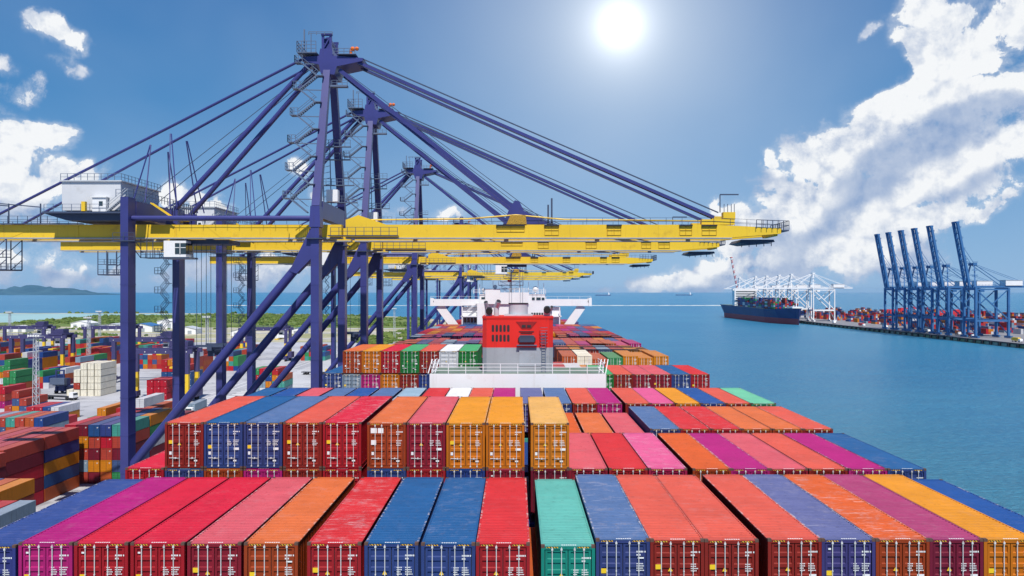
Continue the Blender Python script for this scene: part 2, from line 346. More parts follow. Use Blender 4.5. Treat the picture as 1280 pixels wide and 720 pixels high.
dd_ = t.math('SQRT', t.math('ADD', t.math('POWER', t.math('SUBTRACT', sp_.outputs[0], 40.0), 2.0), t.math('POWER', t.math('MULTIPLY', t.math('SUBTRACT', sp_.outputs[1], 90.0), 0.6), 2.0)))
c = t.mix(t.math('MULTIPLY', t.rng(t.math('ADD', dd_, t.math('MULTIPLY', t.math('SUBTRACT', n3, 0.5), 60.0)), 20.0, 190.0, 1.0, 0.0), 0.6), c, (0.075, 0.270, 0.330))
t.put(b.inputs['Base Color'], c); b.inputs['Roughness'].default_value = 0.28; b.inputs['Specular IOR Level'].default_value = 0.15
st = t.node('ShaderNodeMapping'); t.put(st.inputs[0], p); st.inputs['Scale'].default_value = (0.7, 1.3, 1)
h = t.math('ADD', t.noise(st.outputs[0], 0.55, 6, 0.68, 0.4), t.math('MULTIPLY', t.noise(st.outputs[0], 0.045, 3, 0.5), 1.6))
bp = t.node('ShaderNodeBump'); bp.inputs['Strength'].default_value = 0.75; bp.inputs['Distance'].default_value = 3.2
t.put(bp.inputs['Height'], h); t.put(b.inputs['Normal'], bp.outputs[0]); M['sea'] = m
mb = MB(); S = 24000
mb.quad((-S, -2000, SEA), (S, -2000, SEA), (S, 26000, SEA), (-S, 26000, SEA)); struct(mb.build('sea', M['sea'], fix=False))

M['land'] = ground_mat('sandy_ground', (0.52, 0.47, 0.36), (0.30, 0.30, 0.15), 0.018, alt2=(0.66, 0.62, 0.55))
M['concrete'] = ground_mat('quay_concrete', (0.27, 0.27, 0.285), (0.21, 0.21, 0.225), 0.05, alt2=(0.16, 0.16, 0.17))
M['pave'] = ground_mat('yard_asphalt', (0.48, 0.48, 0.50), (0.37, 0.37, 0.39), 0.03, alt2=(0.22, 0.22, 0.24))
M['field'] = ground_mat('green_field', (0.12, 0.19, 0.045), (0.20, 0.23, 0.07), 0.02, alt2=(0.08, 0.13, 0.035))
M['line'] = mat('lane_paint', (0.78, 0.78, 0.76), 0.7)
mb = MB()
out = [(-29.6, -300), (-29.6, 900), (-70, 1020), (-150, 1230), (-330, 1420), (-700, 1490), (-1400, 1505), (-2600, 1500), (-2600, -300)]
mb.prism(out, SEA - 2, 0.0, 'z'); struct(mb.build('ground', M['land']))
mb = MB(); mb.box(-84, -29.9, -250, 905, -0.5, 0.03); struct(mb.build('quay', M['concrete']))
mb = MB(); mb.box(-430, -84.2, -250, 640, -0.5, 0.02); mb.box(-640, -430.2, 250, 600, -0.5, 0.022); struct(mb.build('yard_pavement', M['pave']))
mb = MB()
def sheet(pts, z): mb.add([(x, y, z) for x, y in pts], [tuple(range(len(pts)))])
sheet([(-2500, 1040), (-690, 1045), (-715, 1200), (-730, 1330), (-560, 1435), (-900, 1462), (-2500, 1470)], 0.05)
M['lagoon'] = mat('lagoon_water', (0.32, 0.52, 0.50), 0.35, 0.3, var=0.08, vscale=0.004); struct(mb.build('lagoon_water', M['lagoon']))
mb = MB(); sheet([(-700, 930), (-90, 880), (-140, 1180), (-330, 1400), (-560, 1430), (-725, 1330), (-705, 1200)], 0.045); sheet([(-1900, 640), (-560, 640), (-640, 860), (-1900, 930)], 0.045)
sheet([(-1900, 960), (-720, 920), (-700, 1030), (-1900, 1070)], 0.045)
struct(mb.build('field', M['field']))
# painted lanes and roads of the yard
mb = MB()
for i in range(46): mb.box(-118, -72, 232 + i * 5.2, 233.3 + i * 5.2, 0.031, 0.036)
for x in (-66, -70.5, -78, -80.5, -124, -128): mb.box(x, x + 0.4, 40, 620, 0.031, 0.037)
for y in (128, 203, 240, 298, 345, 402): mb.box(-420, -130, y, y + 0.5, 0.031, 0.035)
struct(mb.build('road_marking', M['line']))
mb = MB()
for x in (-31.4, -32.6, -61.4, -62.6): mb.box(x - .08, x + .08, -200, 800, 0.03, 0.09)
struct(mb.build('crane_rail', M['dark']))
mb = MB()
for i in range(3):
    y = 660 + i * 95
    mb.add([(-900, y, 0.06), (-60, y + 22, 0.06), (-60, y + 33, 0.06), (-900, y + 11, 0.06)], [(0, 1, 2, 3)])
mb.add([(-470, 640, 0.055), (-456, 640, 0.055), (-520, 1020, 0.055), (-534, 1020, 0.055)], [(0, 1, 2, 3)])
struct(mb.build('road', M['pave']))
# scrub: bushes too many to count
M['leaf'] = ground_mat('scrub_leaves', (0.085, 0.145, 0.03), (0.15, 0.20, 0.05), 0.05, 0.8, alt2=(0.05, 0.095, 0.022))
mb = MB(); rs = random.Random(3)
def inside(px, py, poly):
    c = False; j = len(poly) - 1
    for i in range(len(poly)):
        if (poly[i][1] > py) != (poly[j][1] > py) and px < (poly[j][0] - poly[i][0]) * (py - poly[i][1]) / (poly[j][1] - poly[i][1]) + poly[i][0]: c = not c
        j = i
    return c
def bush(x, y, r):
    for k in range(rs.randint(2, 3)):
        mb.ball((x + rs.uniform(-r, r), y + rs.uniform(-r, r), r * .25), r * rs.uniform(.6, 1.1), 7, 0, 0.28, 0.75)
A = [(-690, 1010), (-100, 900), (-150, 1180), (-340, 1400), (-560, 1425), (-720, 1330), (-700, 1200)]
for _ in range(3000):
    x, y = rs.uniform(-720, -80), rs.uniform(890, 1410)
    if inside(x, y, A) and (math.sin(x * .021 + y * .013) + math.sin(x * .008 - y * .03) + rs.uniform(-1, 1) > -0.5): bush(x, y, rs.uniform(1.6, 3.8))
for _ in range(700):
    x, y = rs.uniform(-1700, -430), rs.uniform(1000, 1490)
    if not inside(x, y, [(-2500, 1040), (-690, 1045), (-715, 1200), (-730, 1330), (-560, 1435), (-900, 1462), (-2500, 1470)]) and (y > 1460 or y < 1100): bush(x, y, rs.uniform(2, 4.5))
for _ in range(420):
    x, y = rs.uniform(-170, -60), rs.uniform(600, 860)
    if abs(x + 105 + math.sin(y * .02) * 14) < 26: bush(x, y, rs.uniform(1.5, 3.2))
for _ in range(260): bush(rs.uniform(-900, -330), rs.choice((650, 740, 850, 905)) + rs.uniform(-12, 12), rs.uniform(1.5, 3))
sb = mb.build('scrub_bushes', M['leaf'], smooth=False); tag(sb, 'green scrub and bushes on the flat land beyond the yard', 'bushes', kind='stuff')
# hills far out on the left
M['hill'] = ground_mat('haze_tinted_hill', (0.035, 0.105, 0.16), (0.055, 0.135, 0.19), 0.004)  # the blue of distant haze is painted into the hills' base colour
mb = MB(); nx, ny = 90, 14; Dh = 9800
def hh(x):
    s = 0
    for px, w, h in ((2, 13, 60), (20, 8, 46), (42, 13, 104), (57, 8, 56), (70, 8, 50), (82, 10, 76), (97, 8, 40), (109, 9, 24), (-40, 50, 60), (-110, 60, 90)):
        s = max(s, h * math.exp(-((x - px) / w) ** 2))
    return s + 5 * math.sin(x * .5) * (s / 90) + 3 * math.sin(x * 1.3) * (s / 90)
for i in range(nx + 1):
    px = -180 + (124 + 180) * i / nx
    for j in range(ny + 1):
        w = math.sin(math.pi * j / ny); hgt = max(0, hh(px)) * w * (1 + .2 * math.sin(i * .9 + j * 1.7) * (w < .95))
        if i == nx: hgt = 0
        d = Dh + (j - ny / 2) * 110; mb.v.append((PX(px, Dh), d, SEA - 1 + hgt * 1.15 + (4 if 0 < j < ny else 0)))
for i in range(nx):
    for j in range(ny):
        q = i * (ny + 1) + j; mb.f.append((q, q + ny + 1, q + ny + 2, q + 1)); mb.m.append(0)
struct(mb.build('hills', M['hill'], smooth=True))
# breakwater
M['rock'] = mat('pale_rock', (0.66, 0.64, 0.58), 0.8, var=0.12, vscale=0.05)
mb = MB(); rb = random.Random(5)
x = PX(275, 2480)
while x < PX(930, 2480):
    L = rb.uniform(14, 26); h_ = rb.uniform(.6, 1.5)
    mb.prism([(2476 - rb.uniform(4, 6), SEA - 1), (2478, SEA + h_), (2483, SEA + h_), (2488, SEA - 1)], x, x + L, 'x'); x += L - .01
tag(mb.build('breakwater', M['rock']), 'long thin pale stone breakwater low across the open sea', 'breakwater')

# ------------------------------------------------------------------ the container ship's own body
ship = tag(empty('container_ship', (0, 180, SEA)), 'huge loaded container ship with a white bridge and a red funnel', 'ship')
def on_ship(mbx, name, mats, parent=ship, **k):
    if parent is ship:
        mbx.v = [(x, y - 180, z - SEA) for x, y, z in mbx.v]
    else:
        mbx.v = [(x, y - 180, z - SEA) for x, y, z in mbx.v]
    return mbx.build(name, mats, parent, **k)
HB = 25.7
mb = MB()
plan = [(-HB, 14), (HB, 14), (HB, 318), (20, 340), (10, 362), (0, 372), (-10, 362), (-20, 340), (-HB, 318)]
mb.prism(plan, SEA - 6, 13.6, 'z'); on_ship(mb, 'hull', M['hold'])
mb = MB(); plan2 = [(x * .985, 14.3 + (y - 14) * .997) for x, y in plan]; mb.prism(plan2, 13.602, 13.7, 'z'); on_ship(mb, 'deck', M['deck'])
# white casing deckhouse that carries the funnel
HX0, HX1, HD0, HD1, HT = PX(537, 89.5), PX(757.5, 89.5), 89.5, 97.0, PZ(467.5, 89.5)
mb = MB(); mb.box(HX0, HX1, HD0, HD1, 13.7, HT); mb.box(HX0 + .25, HX1 - .25, HD0 + .25, HD1 - .25, HT + .002, HT + .03, 1)
house = on_ship(mb, 'deckhouse', [M['white'], M['deck']])
mb = MB(); z = HT + .03
mb.rail([(HX0 + .15, HD0 + .15, z), (HX1 - .15, HD0 + .15, z), (HX1 - .15, HD1 - .2, z)], 1.15, 2.1, 0.07, 0, 3)
mb.rail([(HX0 + .15, HD0 + .15, z), (HX0 + .15, HD1 - .2, z)], 1.15, 2.1, 0.07, 0, 3)
for s in (HX0 + .3, HX1 - .3):                      # the slanting frames at both ends
    for k in range(3): mb.beam((s - .5 + k * .4, HD0 + .3, z), (s - .1 + k * .4, HD0 + 1.2, z + 1.6), .09, .09)
on_ship(mb, 'railing', M['white'], house)
FD0, FD1 = 91.0, 96.6
fx0, fx1 = PX(603, FD0), PX(691.5, FD0); FB, FM, FT = HT + .03, PZ(434.5, FD0), PZ(397, FD0)
fun = empty('funnel', (0, 0, 0)); fun.parent = ship
def taper(x0, x1, y0, y1, z0, z1, ins, mbx, mi=0):
    mbx.add([(x0, y0, z0), (x1, y0, z0), (x1, y1, z0), (x0, y1, z0), (x0 + ins, y0 + ins * .3, z1), (x1 - ins, y0 + ins * .3, z1), (x1 - ins, y1 - ins, z1), (x0 + ins, y1 - ins, z1)],
             [(0, 3, 2, 1), (4, 5, 6, 7), (0, 1, 5, 4), (1, 2, 6, 5), (2, 3, 7, 6), (3, 0, 4, 7)], mi)
mb = MB()
ch = 0.5
oct_ = [(fx0 + ch, FD0), (fx1 - ch, FD0), (fx1, FD0 + ch), (fx1, FD1), (fx0, FD1), (fx0, FD0 + ch)]
mb.prism(oct_, FB, FM, 'z'); on_ship(mb, 'funnel_base', M['fgrey'], fun)
mb = MB(); mb.prism([(x, y) for x, y in oct_], FM + .004, FT, 'z')
mb.prism([(x * 1.012 + .0, y - .06 if y < 93 else y + .06) for x, y in oct_], FT - .12, FT + .14, 'z'); on_ship(mb, 'funnel_top', M['red'], fun)
def fpx(px): return PX(px, FD0)
def fpy(py): return PZ(py, FD0)
for r_ in range(2):
    for c_ in range(5):
        cx = fpx(616.2 + c_ * 4.8); cz = fpy(410.5 + r_ * 12.2)
        mb = MB(); mb.prism([(cx - .15, cz - .3), (cx - .08, cz - .42), (cx + .08, cz - .42), (cx + .15, cz - .3), (cx + .15, cz + .3), (cx + .08, cz + .42), (cx - .08, cz + .42), (cx - .15, cz + .3)], FD0 - .02, FD0 + .1, 'y')
        on_ship(mb, 'vent_slot', M['dark'], fun)
mb = MB(); x0, x1, z0, z1 = fpx(647.5), fpx(669.5), fpy(428), fpy(419)
mb.prism([(x0 + .3, z1), (x1 - .3, z1), (x1, z1 - .35), (x1, z0 + .25), (x1 - .25, z0), (x0 + .25, z0), (x0, z0 + .25), (x0, z1 - .35)], FD0 - .18, FD0 + .2, 'y')
for k in range(6): mb.box(x0 + .15, x1 - .15, FD0 - .26, FD0 - .182, z0 + .06 + k * .14, z0 + .13 + k * .14, 1)
mb.box(x0 - .15, x1 + .15, FD0 - .5, FD0 - .001, z0 - .38, z0 - .28, 1)
on_ship(mb, 'exhaust_grille', [M['dark'], M['hold']], fun)
mb = MB(); cx, cz = fpx(658), fpy(408.5)             # the dark winged emblem plate
mb.prism([(cx - 1.25, cz + .62), (cx + 1.25, cz + .62), (cx + .9, cz + .2), (cx + .55, cz - .25), (cx - .55, cz - .25), (cx - .9, cz + .2)], FD0 - .05, FD0 + .1, 'y')
mb.box(cx - .55, cx - .08, FD0 - .09, FD0 - .052, cz - .08, cz + .22, 1); mb.box(cx + .08, cx + .55, FD0 - .09, FD0 - .052, cz - .08, cz + .22, 1)
mb.box(cx - .9, cx + .9, FD0 - .06, FD0 + .1, cz - .62, cz - .52, 1); mb.box(cx - .7, cx + .7, FD0 - .06, FD0 + .1, cz - .8, cz - .74, 1)
on_ship(mb, 'emblem_vent', [mat('emblem_red', (0.30, 0.02, 0.02), .5), M['dark']], fun)
mb = MB(); mb.box(fpx(649), fpx(676.5), FD0 - .12, FD0 + .1, fpy(457.5), fpy(436.5)); on_ship(mb, 'access_panel', M['grey'], fun)
mb = MB(); lx = fpx(679.5)
for s in (-.22, .22): mb.beam((lx + s, FD0 - .18, FB), (lx + s, FD0 - .18, fpy(415)), .05, .05)
z = FB + .2
while z < fpy(415): mb.beam((lx - .22, FD0 - .18, z), (lx + .22, FD0 - .18, z), .04, .04); z += .32
for k in range(6):
    zz = fpy(428) + k * .36
    for s, e_x in ((-.45, -.3), (-.3, .3), (.3, .45)): mb.beam((lx + s, FD0 - .2 - (.5 if abs(s) < .4 else .1), zz), (lx + e_x, FD0 - .2 - (.5 if e_x < .4 else .1), zz), .05, .05)
on_ship(mb, 'ladder', M['rig'], fun)
mb = MB(); dx0, dx1 = PX(636, 93.6), PX(660, 93.6); r_ = (dx1 - dx0) / 2; c_ = (dx0 + dx1) / 2
mb.tube((c_, 94.6, FT + .1), (c_, 94.6, PZ(379.5, 93.5)), r_, 28); mb.tube((c_, 94.6, PZ(379.5, 93.5) - .06), (c_, 94.6, PZ(379, 93.5) + .02), r_ + .06, 28, 1)
mb.box(c_ - 1.75, c_ + 1.75, 93.0, 96.2, FT + .145, FT + .3, 0)
on_ship(mb, 'exhaust_drum', [M['lgrey'], M['dark']], fun)
def pipe(px0, px1, ytop, lean, zlo, r, d=93.4):
    mbp = MB(); x0 = PX(px0, d); x1 = PX(px1, d); zt = PZ(ytop, d)
    zb = FT + .1; zk = zb + (zt - zb) * zlo
    mbp.tube((x0, d, zb), (x0, d, zk), r, 14); mbp.ball((x0, d, zk), r, 14)
    mbp.tube((x0, d, zk), (x1, d - .5, zt), r, 14); v = Vector((x1, d - .5, zt)) - Vector((x0, d, zk)); v.normalize()
    e1 = Vector((x1, d - .5, zt)); mbp.tube(e1, e1 + v * .05, r * .9, 14, 1)
    on_ship(mbp, 'exhaust_pipe', [M['lgrey'], M['dark']], fun)
pipe(620.5, 623.5, 376.5, 1, .62, .32); pipe(611.5, 611.8, 386, 0, .3, .38, 93); pipe(608.8, 607.5, 377.5, -1, .5, .26, 94.3); pipe(684, 683.6, 385, 0, .3, .42, 93); pipe(688, 689.5, 383.5, 1, .6, .2, 94)
for (px0, px1, py) in ((611.5, 611.5, 388), (683.8, 683.8, 386.5)):   # the dark round mouths turned to the stern
    mb = MB(); x = PX(px0, 92.6); zc = PZ(py, 92.6); mb.tube((x, 92.9, zc), (x, 92.2, zc - .12), .42, 18, 0); mb.tube((x, 92.19, zc - .12), (x, 92.15, zc - .125), .40, 18, 1)
    on_ship(mb, 'vent_cowl', [M['dark'], M['rubber']], fun)
# the bridge
BD = 248.0
def bx(px): return PX(px, BD)
def bz(py): return PZ(py, BD)
br = empty('bridge', (0, 0, 0)); br.parent = ship
mb = MB(); mb.box(bx(599), bx(682), BD + 1, BD + 14, 13.7, bz(367.5)); mb.box(bx(577), bx(599) - .02, BD + 2, BD + 13, 13.7, bz(384)); mb.box(bx(682) + .02, bx(701), BD + 2, BD + 13, 13.7, bz(384))
mb.box(bx(606.5), bx(625), BD + .2, BD + 6, bz(380), bz(361)); mb.box(bx(625) + .02, bx(661), BD + .4, BD + 8, bz(380), bz(365.5))
mb.box(bx(576), bx(602), BD + .3, BD + 1.9, bz(396.2), bz(394.8)); mb.box(bx(690), bx(702), BD + .3, BD + 1.9, bz(396.2), bz(394.8))
mb.box(bx(596.5), bx(606), BD - .6, BD + .1, 20, bz(379)); mb.box(bx(577), bx(578.2), BD + .3, BD + .6, 20, bz(384)); mb.box(bx(699), bx(700.2), BD + .3, BD + .6, 20, bz(384))
on_ship(mb, 'accommodation', M['white'], br)
for a_, b_ in ((537.5, 599), (682, 740)):
    mb = MB(); x0, x1 = bx(a_), bx(b_)
    if a_ > 600: x0, x1 = x1, x0
    s = 1 if a_ < 600 else -1
    mb.box(min(x0, x1 + s * .0), max(x0, x1) - (.02 if s > 0 else 0), BD + 1, BD + 5, bz(382.5), bz(374))
    mb.box(min(x0, x0 + s * 1.0), max(x0, x0 + s * 1.0), BD + .6, BD + 5.4, bz(382.6), bz(372.5))
    on_ship(mb, 'bridge_wing', M['white'], br)
    mb = MB(); e0 = bx(548.5) if s > 0 else bx(728.5); e1 = bx(570) if s > 0 else bx(708)
    mb.beam((e0, BD + 2.5, bz(382.3)), (e1, BD + 2.5, 30.5), 1.7, 2.6); on_ship(mb, 'wing_strut', M['white'], br)
    mb = MB(); cx = bx(540.5) if s > 0 else bx(736.5); mb.tube((cx, BD + .99, bz(376.8)), (cx, BD + .9, bz(376.8)), .38, 14); mb.tube((cx, BD + .899, bz(376.8)), (cx, BD + .88, bz(376.8)), .2, 10, 1); on_ship(mb, 'emblem', [M['dark'], M['mark']], br)
WN = [(601.5, 606, 371.5, 374, .9), (665, 668.5, 371.8, 375.2, .9), (670.5, 676, 371.8, 375.2, .9), (677.2, 680.8, 372, 375.2, .9)]
WN += [(664 + k * 3.2, 666.4 + k * 3.2, 391, 396, .9) for k in range(5)] + [(579.2 + k * 4.3, 582.6 + k * 4.3, 397.3, 403.5, 1.9) for k in range(4)]
for px0, px1, py0, py1, dy in WN:
    mb = MB(); mb.box(bx(px0), bx(px1), BD + dy, BD + dy + .3, bz(py1), bz(py0)); on_ship(mb, 'window', M['glass'], br)
mb = MB()
mb.rail([(bx(592), BD + .4, bz(367.5)), (bx(606), BD + .4, bz(367.5))], 1.4, 1.5, .12, 0, 3); mb.rail([(bx(625), BD + .5, bz(365.5)), (bx(661), BD + .5, bz(365.5))], 1.3, 1.6, .11, 0, 3)
mb.rail([(bx(661), BD + .5, bz(367.5)), (bx(682), BD + .5, bz(367.5))], 1.4, 1.5, .11, 0, 3); mb.rail([(bx(577), BD + .5, bz(384)), (bx(598), BD + .5, bz(384))], 1.2, 1.6, .11, 0, 2)
mb.rail([(bx(538), BD + 1.1, bz(374)), (bx(598), BD + 1.1, bz(374))], .9, 3.4, .08, 0, 1)
mb.rail([(bx(683), BD + 1.1, bz(374)), (bx(739), BD + 1.1, bz(374))], .9, 3.4, .08, 0, 1)
mb.beam((bx(583), BD + .5, bz(389)), (bx(596), BD + .5, bz(377)), .15, .15); mb.beam((bx(585), BD + .5, bz(389)), (bx(598), BD + .5, bz(377)), .15, .15)
on_ship(mb, 'railing', M['white'], br)
mb = MB(); mx = bx(638.5)
mb.beam((mx, BD + 5, bz(366)), (mx, BD + 5, bz(337)), .7, .7, 0, .35, .35)
for py, w in ((361, 5.5), (356.5, 7.5), (352, 6.5), (347.5, 4.5), (343.5, 3)):
    mb.beam((mx - w * .55, BD + 5, bz(py)), (mx + w * .55, BD + 5, bz(py) + .0), .18, .25); mb.beam((mx - w * .55, BD + 5, bz(py)), (mx - w * .55, BD + 5, bz(py) + 1.6), .12, .12); mb.beam((mx + w * .55, BD + 5, bz(py)), (mx + w * .55, BD + 5, bz(py) + 1.6), .12, .12)
    mb.beam((mx - w * .5, BD + 5, bz(py)), (mx, BD + 5, bz(py) - 1.5), .1, .1); mb.beam((mx + w * .5, BD + 5, bz(py)), (mx, BD + 5, bz(py) - 1.5), .1, .1)
mb.box(mx - 1.1, mx + .2, BD + 4.4, BD + 5.4, bz(352), bz(349.4), 1)
on_ship(mb, 'mast', [M['lgrey'], M['farred']], br)
for px, py, r_ in ((669.5, 361.3, .95), (604, 362, .6), (618.5, 358.5, .7)):
    mb = MB(); mb.ball((bx(px), BD + 3, bz(py)), r_, 12); mb.beam((bx(px), BD + 3, bz(py) - 2.4), (bx(px), BD + 3, bz(py) - r_ * .8), .4, .4)
    on_ship(mb, 'radome', M['white'], br, smooth=True)
mb = MB()
for px, y0, y1 in ((649.5, 366, 338), (653.5, 366, 345), (661, 366, 352), (673, 367, 350), (680, 368, 354), (616, 362, 351), (599, 368, 355)): mb.beam((bx(px), BD + 2.5, bz(y0)), (bx(px), BD + 2.5, bz(y1)), .16, .16)
on_ship(mb, 'aerial', M['white'], br)
# ------------------------------------------------------------------ shipping containers
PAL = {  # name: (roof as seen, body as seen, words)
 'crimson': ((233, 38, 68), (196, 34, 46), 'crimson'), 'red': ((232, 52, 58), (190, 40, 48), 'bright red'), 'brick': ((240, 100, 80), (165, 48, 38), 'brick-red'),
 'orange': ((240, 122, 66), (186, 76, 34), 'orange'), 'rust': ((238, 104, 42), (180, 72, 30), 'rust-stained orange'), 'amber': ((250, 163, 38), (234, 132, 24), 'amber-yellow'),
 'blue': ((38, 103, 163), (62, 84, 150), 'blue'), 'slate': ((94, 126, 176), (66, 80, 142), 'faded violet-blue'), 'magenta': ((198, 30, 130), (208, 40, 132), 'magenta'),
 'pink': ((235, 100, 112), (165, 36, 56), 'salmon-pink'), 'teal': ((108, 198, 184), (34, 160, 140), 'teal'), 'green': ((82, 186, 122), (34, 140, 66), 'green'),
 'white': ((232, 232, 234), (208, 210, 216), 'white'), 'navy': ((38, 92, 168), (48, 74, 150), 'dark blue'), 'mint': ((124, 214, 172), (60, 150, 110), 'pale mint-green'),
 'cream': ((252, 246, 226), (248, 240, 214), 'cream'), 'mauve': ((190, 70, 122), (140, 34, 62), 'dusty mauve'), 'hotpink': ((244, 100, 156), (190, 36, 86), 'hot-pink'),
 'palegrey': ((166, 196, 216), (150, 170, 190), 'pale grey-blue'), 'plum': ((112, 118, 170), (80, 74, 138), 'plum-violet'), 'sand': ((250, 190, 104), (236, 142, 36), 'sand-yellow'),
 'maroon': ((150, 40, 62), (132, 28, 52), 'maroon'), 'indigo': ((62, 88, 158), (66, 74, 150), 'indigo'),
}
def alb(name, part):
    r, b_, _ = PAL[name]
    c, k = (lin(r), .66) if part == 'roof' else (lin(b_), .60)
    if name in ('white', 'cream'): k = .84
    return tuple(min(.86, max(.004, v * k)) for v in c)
HALF, LEN = 1.219, 12.19
M['casting'] = mat('rusty_casting', (0.11, 0.06, 0.045), 0.75, var=0.3, vscale=3.0)
def shell_mesh(h, detail):
    mb = MB(); W_ = HALF
    for sx_ in (-1, 1):
        for y0, y1 in ((0, .17), (LEN - .17, LEN)): mb.box(min(sx_ * W_, sx_ * (W_ - .15)), max(sx_ * W_, sx_ * (W_ - .15)), y0, y1, .12, h - .12)
        mb.box(min(sx_ * (W_ - .01), sx_ * (W_ - .12)), max(sx_ * (W_ - .01), sx_ * (W_ - .12)), .17, LEN - .17, .03, .2)
        mb.box(min(sx_ * (W_ - .01), sx_ * (W_ - .09)), max(sx_ * (W_ - .01), sx_ * (W_ - .09)), .17, LEN - .17, h - .13, h - .03)
        for y0, y1 in ((0, .18), (LEN - .18, LEN)):
            for z0, z1 in ((0, .12), (h - .12, h)):
                mb.box(min(sx_ * (W_ + .003), sx_ * (W_ - .165)), max(sx_ * (W_ + .003), sx_ * (W_ - .165)), y0 - .003, y1 + .003, z0, z1, 4)
        # corrugated side
        n = 42 if detail else 12; pt = (LEN - .34) / n; ys = []
        for i in range(n):
            a0 = .17 + i * pt; ys += [(a0, 0), (a0 + pt * .3, 0), (a0 + pt * .5, 1), (a0 + pt * .8, 1)]
        ys.append((LEN - .17, 0))
        o = len(mb.v)
        for y, d in ys:
            x = sx_ * (W_ - .02 - .036 * d); mb.v += [(x, y, .18), (x, y, h - .11)]
        for i in range(len(ys) - 1):
            q = o + 2 * i; mb.f.append((q, q + 2, q + 3, q + 1) if sx_ > 0 else (q, q + 1, q + 3, q + 2)); mb.m.append(0)
    mb.box(-W_ + .151, W_ - .151, .01, .12, h - .19, h - .02); mb.box(-W_ + .151, W_ - .151, .01, .12, .02, .16); mb.quad((-W_ + .15, .118, .1), (W_ - .15, .118, .1), (W_ - .15, .118, h - .1), (-W_ + .15, .118, h - .1), 3)
    mb.box(-W_ + .151, W_ - .151, LEN - .1, LEN - .03, .02, h - .02)
    for sx_ in (-1, 1): mb.box(min(sx_ * .98, sx_ * .42), max(sx_ * .98, sx_ * .45), .004, .0099, h - .125, h - .07, 1)
    for k in range(7): mb.box(-.30 + k * .1, -.23 + k * .1, .05, .12, h - .011, h - .006, 2)
    return mb
def roof_mesh(h, detail):
    mb = MB(); n = 44 if detail else 14; y0, y1 = .42, LEN - .42; pt = (y1 - y0) / n; z0, z1 = h - .055, h - .028; xs = HALF - .085
    ys = [(.0, z1), (y0, z1)]
    for i in range(n): a0 = y0 + i * pt; ys += [(a0 + pt * .15, z0), (a0 + pt * .5, z0), (a0 + pt * .65, z1), (a0 + pt, z1)]
    ys.append((LEN, z1))
    for y, z in ys: mb.v += [(-xs, y, z), (xs, y, z)]
    for i in range(len(ys) - 1): q = 2 * i; mb.f.append((q, q + 1, q + 3, q + 2)); mb.m.append(0)
    for s in (-1, 1): mb.box(min(s * (HALF - .004), s * (xs + .001)), max(s * (HALF - .004), s * (xs + .001)), .18, LEN - .18, h - .06, h - .022)
    mb.box(-HALF + .166, HALF - .166, .0, .14, h - .05, h - .012); mb.box(-HALF + .166, HALF - .166, LEN - .14, LEN, h - .05, h - .012)
    return mb
def door_mesh(s, h, var):
    """s = -1 left door, +1 right door; recessed panels, stickers and small print"""
    mb = MB(); rv = random.Random(var * 17 + (s > 0)); x0, x1 = (.018, 1.035) if s > 0 else (-1.035, -.018)
    z0, z1 = .19, h - .225; yf, yr = .045, .095
    n = 5; hgt = (z1 - z0) / n
    zs = [(z0, yf)]
    for i in range(n):
        a0 = z0 + i * hgt; zs += [(a0 + hgt * .16, yf), (a0 + hgt * .24, yr), (a0 + hgt * .76, yr), (a0 + hgt * .84, yf)]
    zs.append((z1, yf)); ix0, ix1 = x0 + .1, x1 - .1
    for (a, ya), (b_, yb) in zip(zs, zs[1:]): mb.quad((ix0, ya, a), (ix1, ya, a), (ix1, yb, b_), (ix0, yb, b_))
    mb.box(x0, ix0, yf - .004, yf + .09, z0, z1); mb.box(ix1, x1, yf - .004, yf + .09, z0, z1)
    def mark(xa, xb, za, zb, mi): mb.quad((xa, .033, za), (xb, .033, za), (xb, .033, zb), (xa, .033, zb), mi)
    def text(x, z, wd, hh_, mi=1):
        while wd > 0:
            c = rv.uniform(.03, .055)
            mark(x, x + c, z, z + hh_, mi); x += c + .018; wd -= c + .018
    if s > 0:
        text(.62, h - .62, .30, .075); mark(.98, 1.03, h - .62, h - .545, 1); text(.62, h - .76, .17, .07)
        for k in range(4):
            text(.62, h - 1.15 - k * .1, rv.uniform(.2, .34), .045)
            if var % 2: text(.24, h - 1.15 - k * .1, rv.uniform(.15, .26), .045)
        if var in (1, 3): mark(.66, .98, h - 1.75, h - 1.6, 1)
        if var == 2: mark(.68, .95, h - .9, h - .83, 1)
        mark(.62, .82, .42, .52, 1)
    else:
        if var in (0, 2, 3): mark(-.98, -.7, h - 1.36 - .1 * var, h - 1.14 - .1 * var, 2); 
        if var in (0, 1): mb.add([(-.42, .033, h - 1.45), (-.2, .033, h - 1.45), (-.31, .033, h - 1.25)], [(0, 1, 2)], 2)
        if var == 3: mark(-.9, -.78, h - .5, h - .42, 1)
        text(-.95, .62, rv.uniform(.2, .35), .05)
        mark(-.95, -.8, .85, 1.05, 1)
        if var == 4: mark(-1.0, -.62, h - .66, h - .34, 1); mark(-.55, -.2, h - .66, h - .34, 1); mark(-.98, -.66, h - 1.4, h - 1.1, 1)
    return mb
def rod_mesh(x, h):
    mb = MB(); mb.tube((x, .01, .1), (x, .01, h - .09), .021, 6)
    for z, q in ((.14, .04), (1.45, .026), (h - .19, .042)): mb.box(x - q, x + q, -.02, .04, z - q, z + q)
    return mb
def handle_mesh(x0, x1):
    mb = MB(); mb.box(x0, x1, -.03, -.012, .62, .65); mb.box((x0 + x1) / 2 - .04, (x0 + x1) / 2 + .04, -.034, .03, .60, .69); return mb
proto_parts = {}
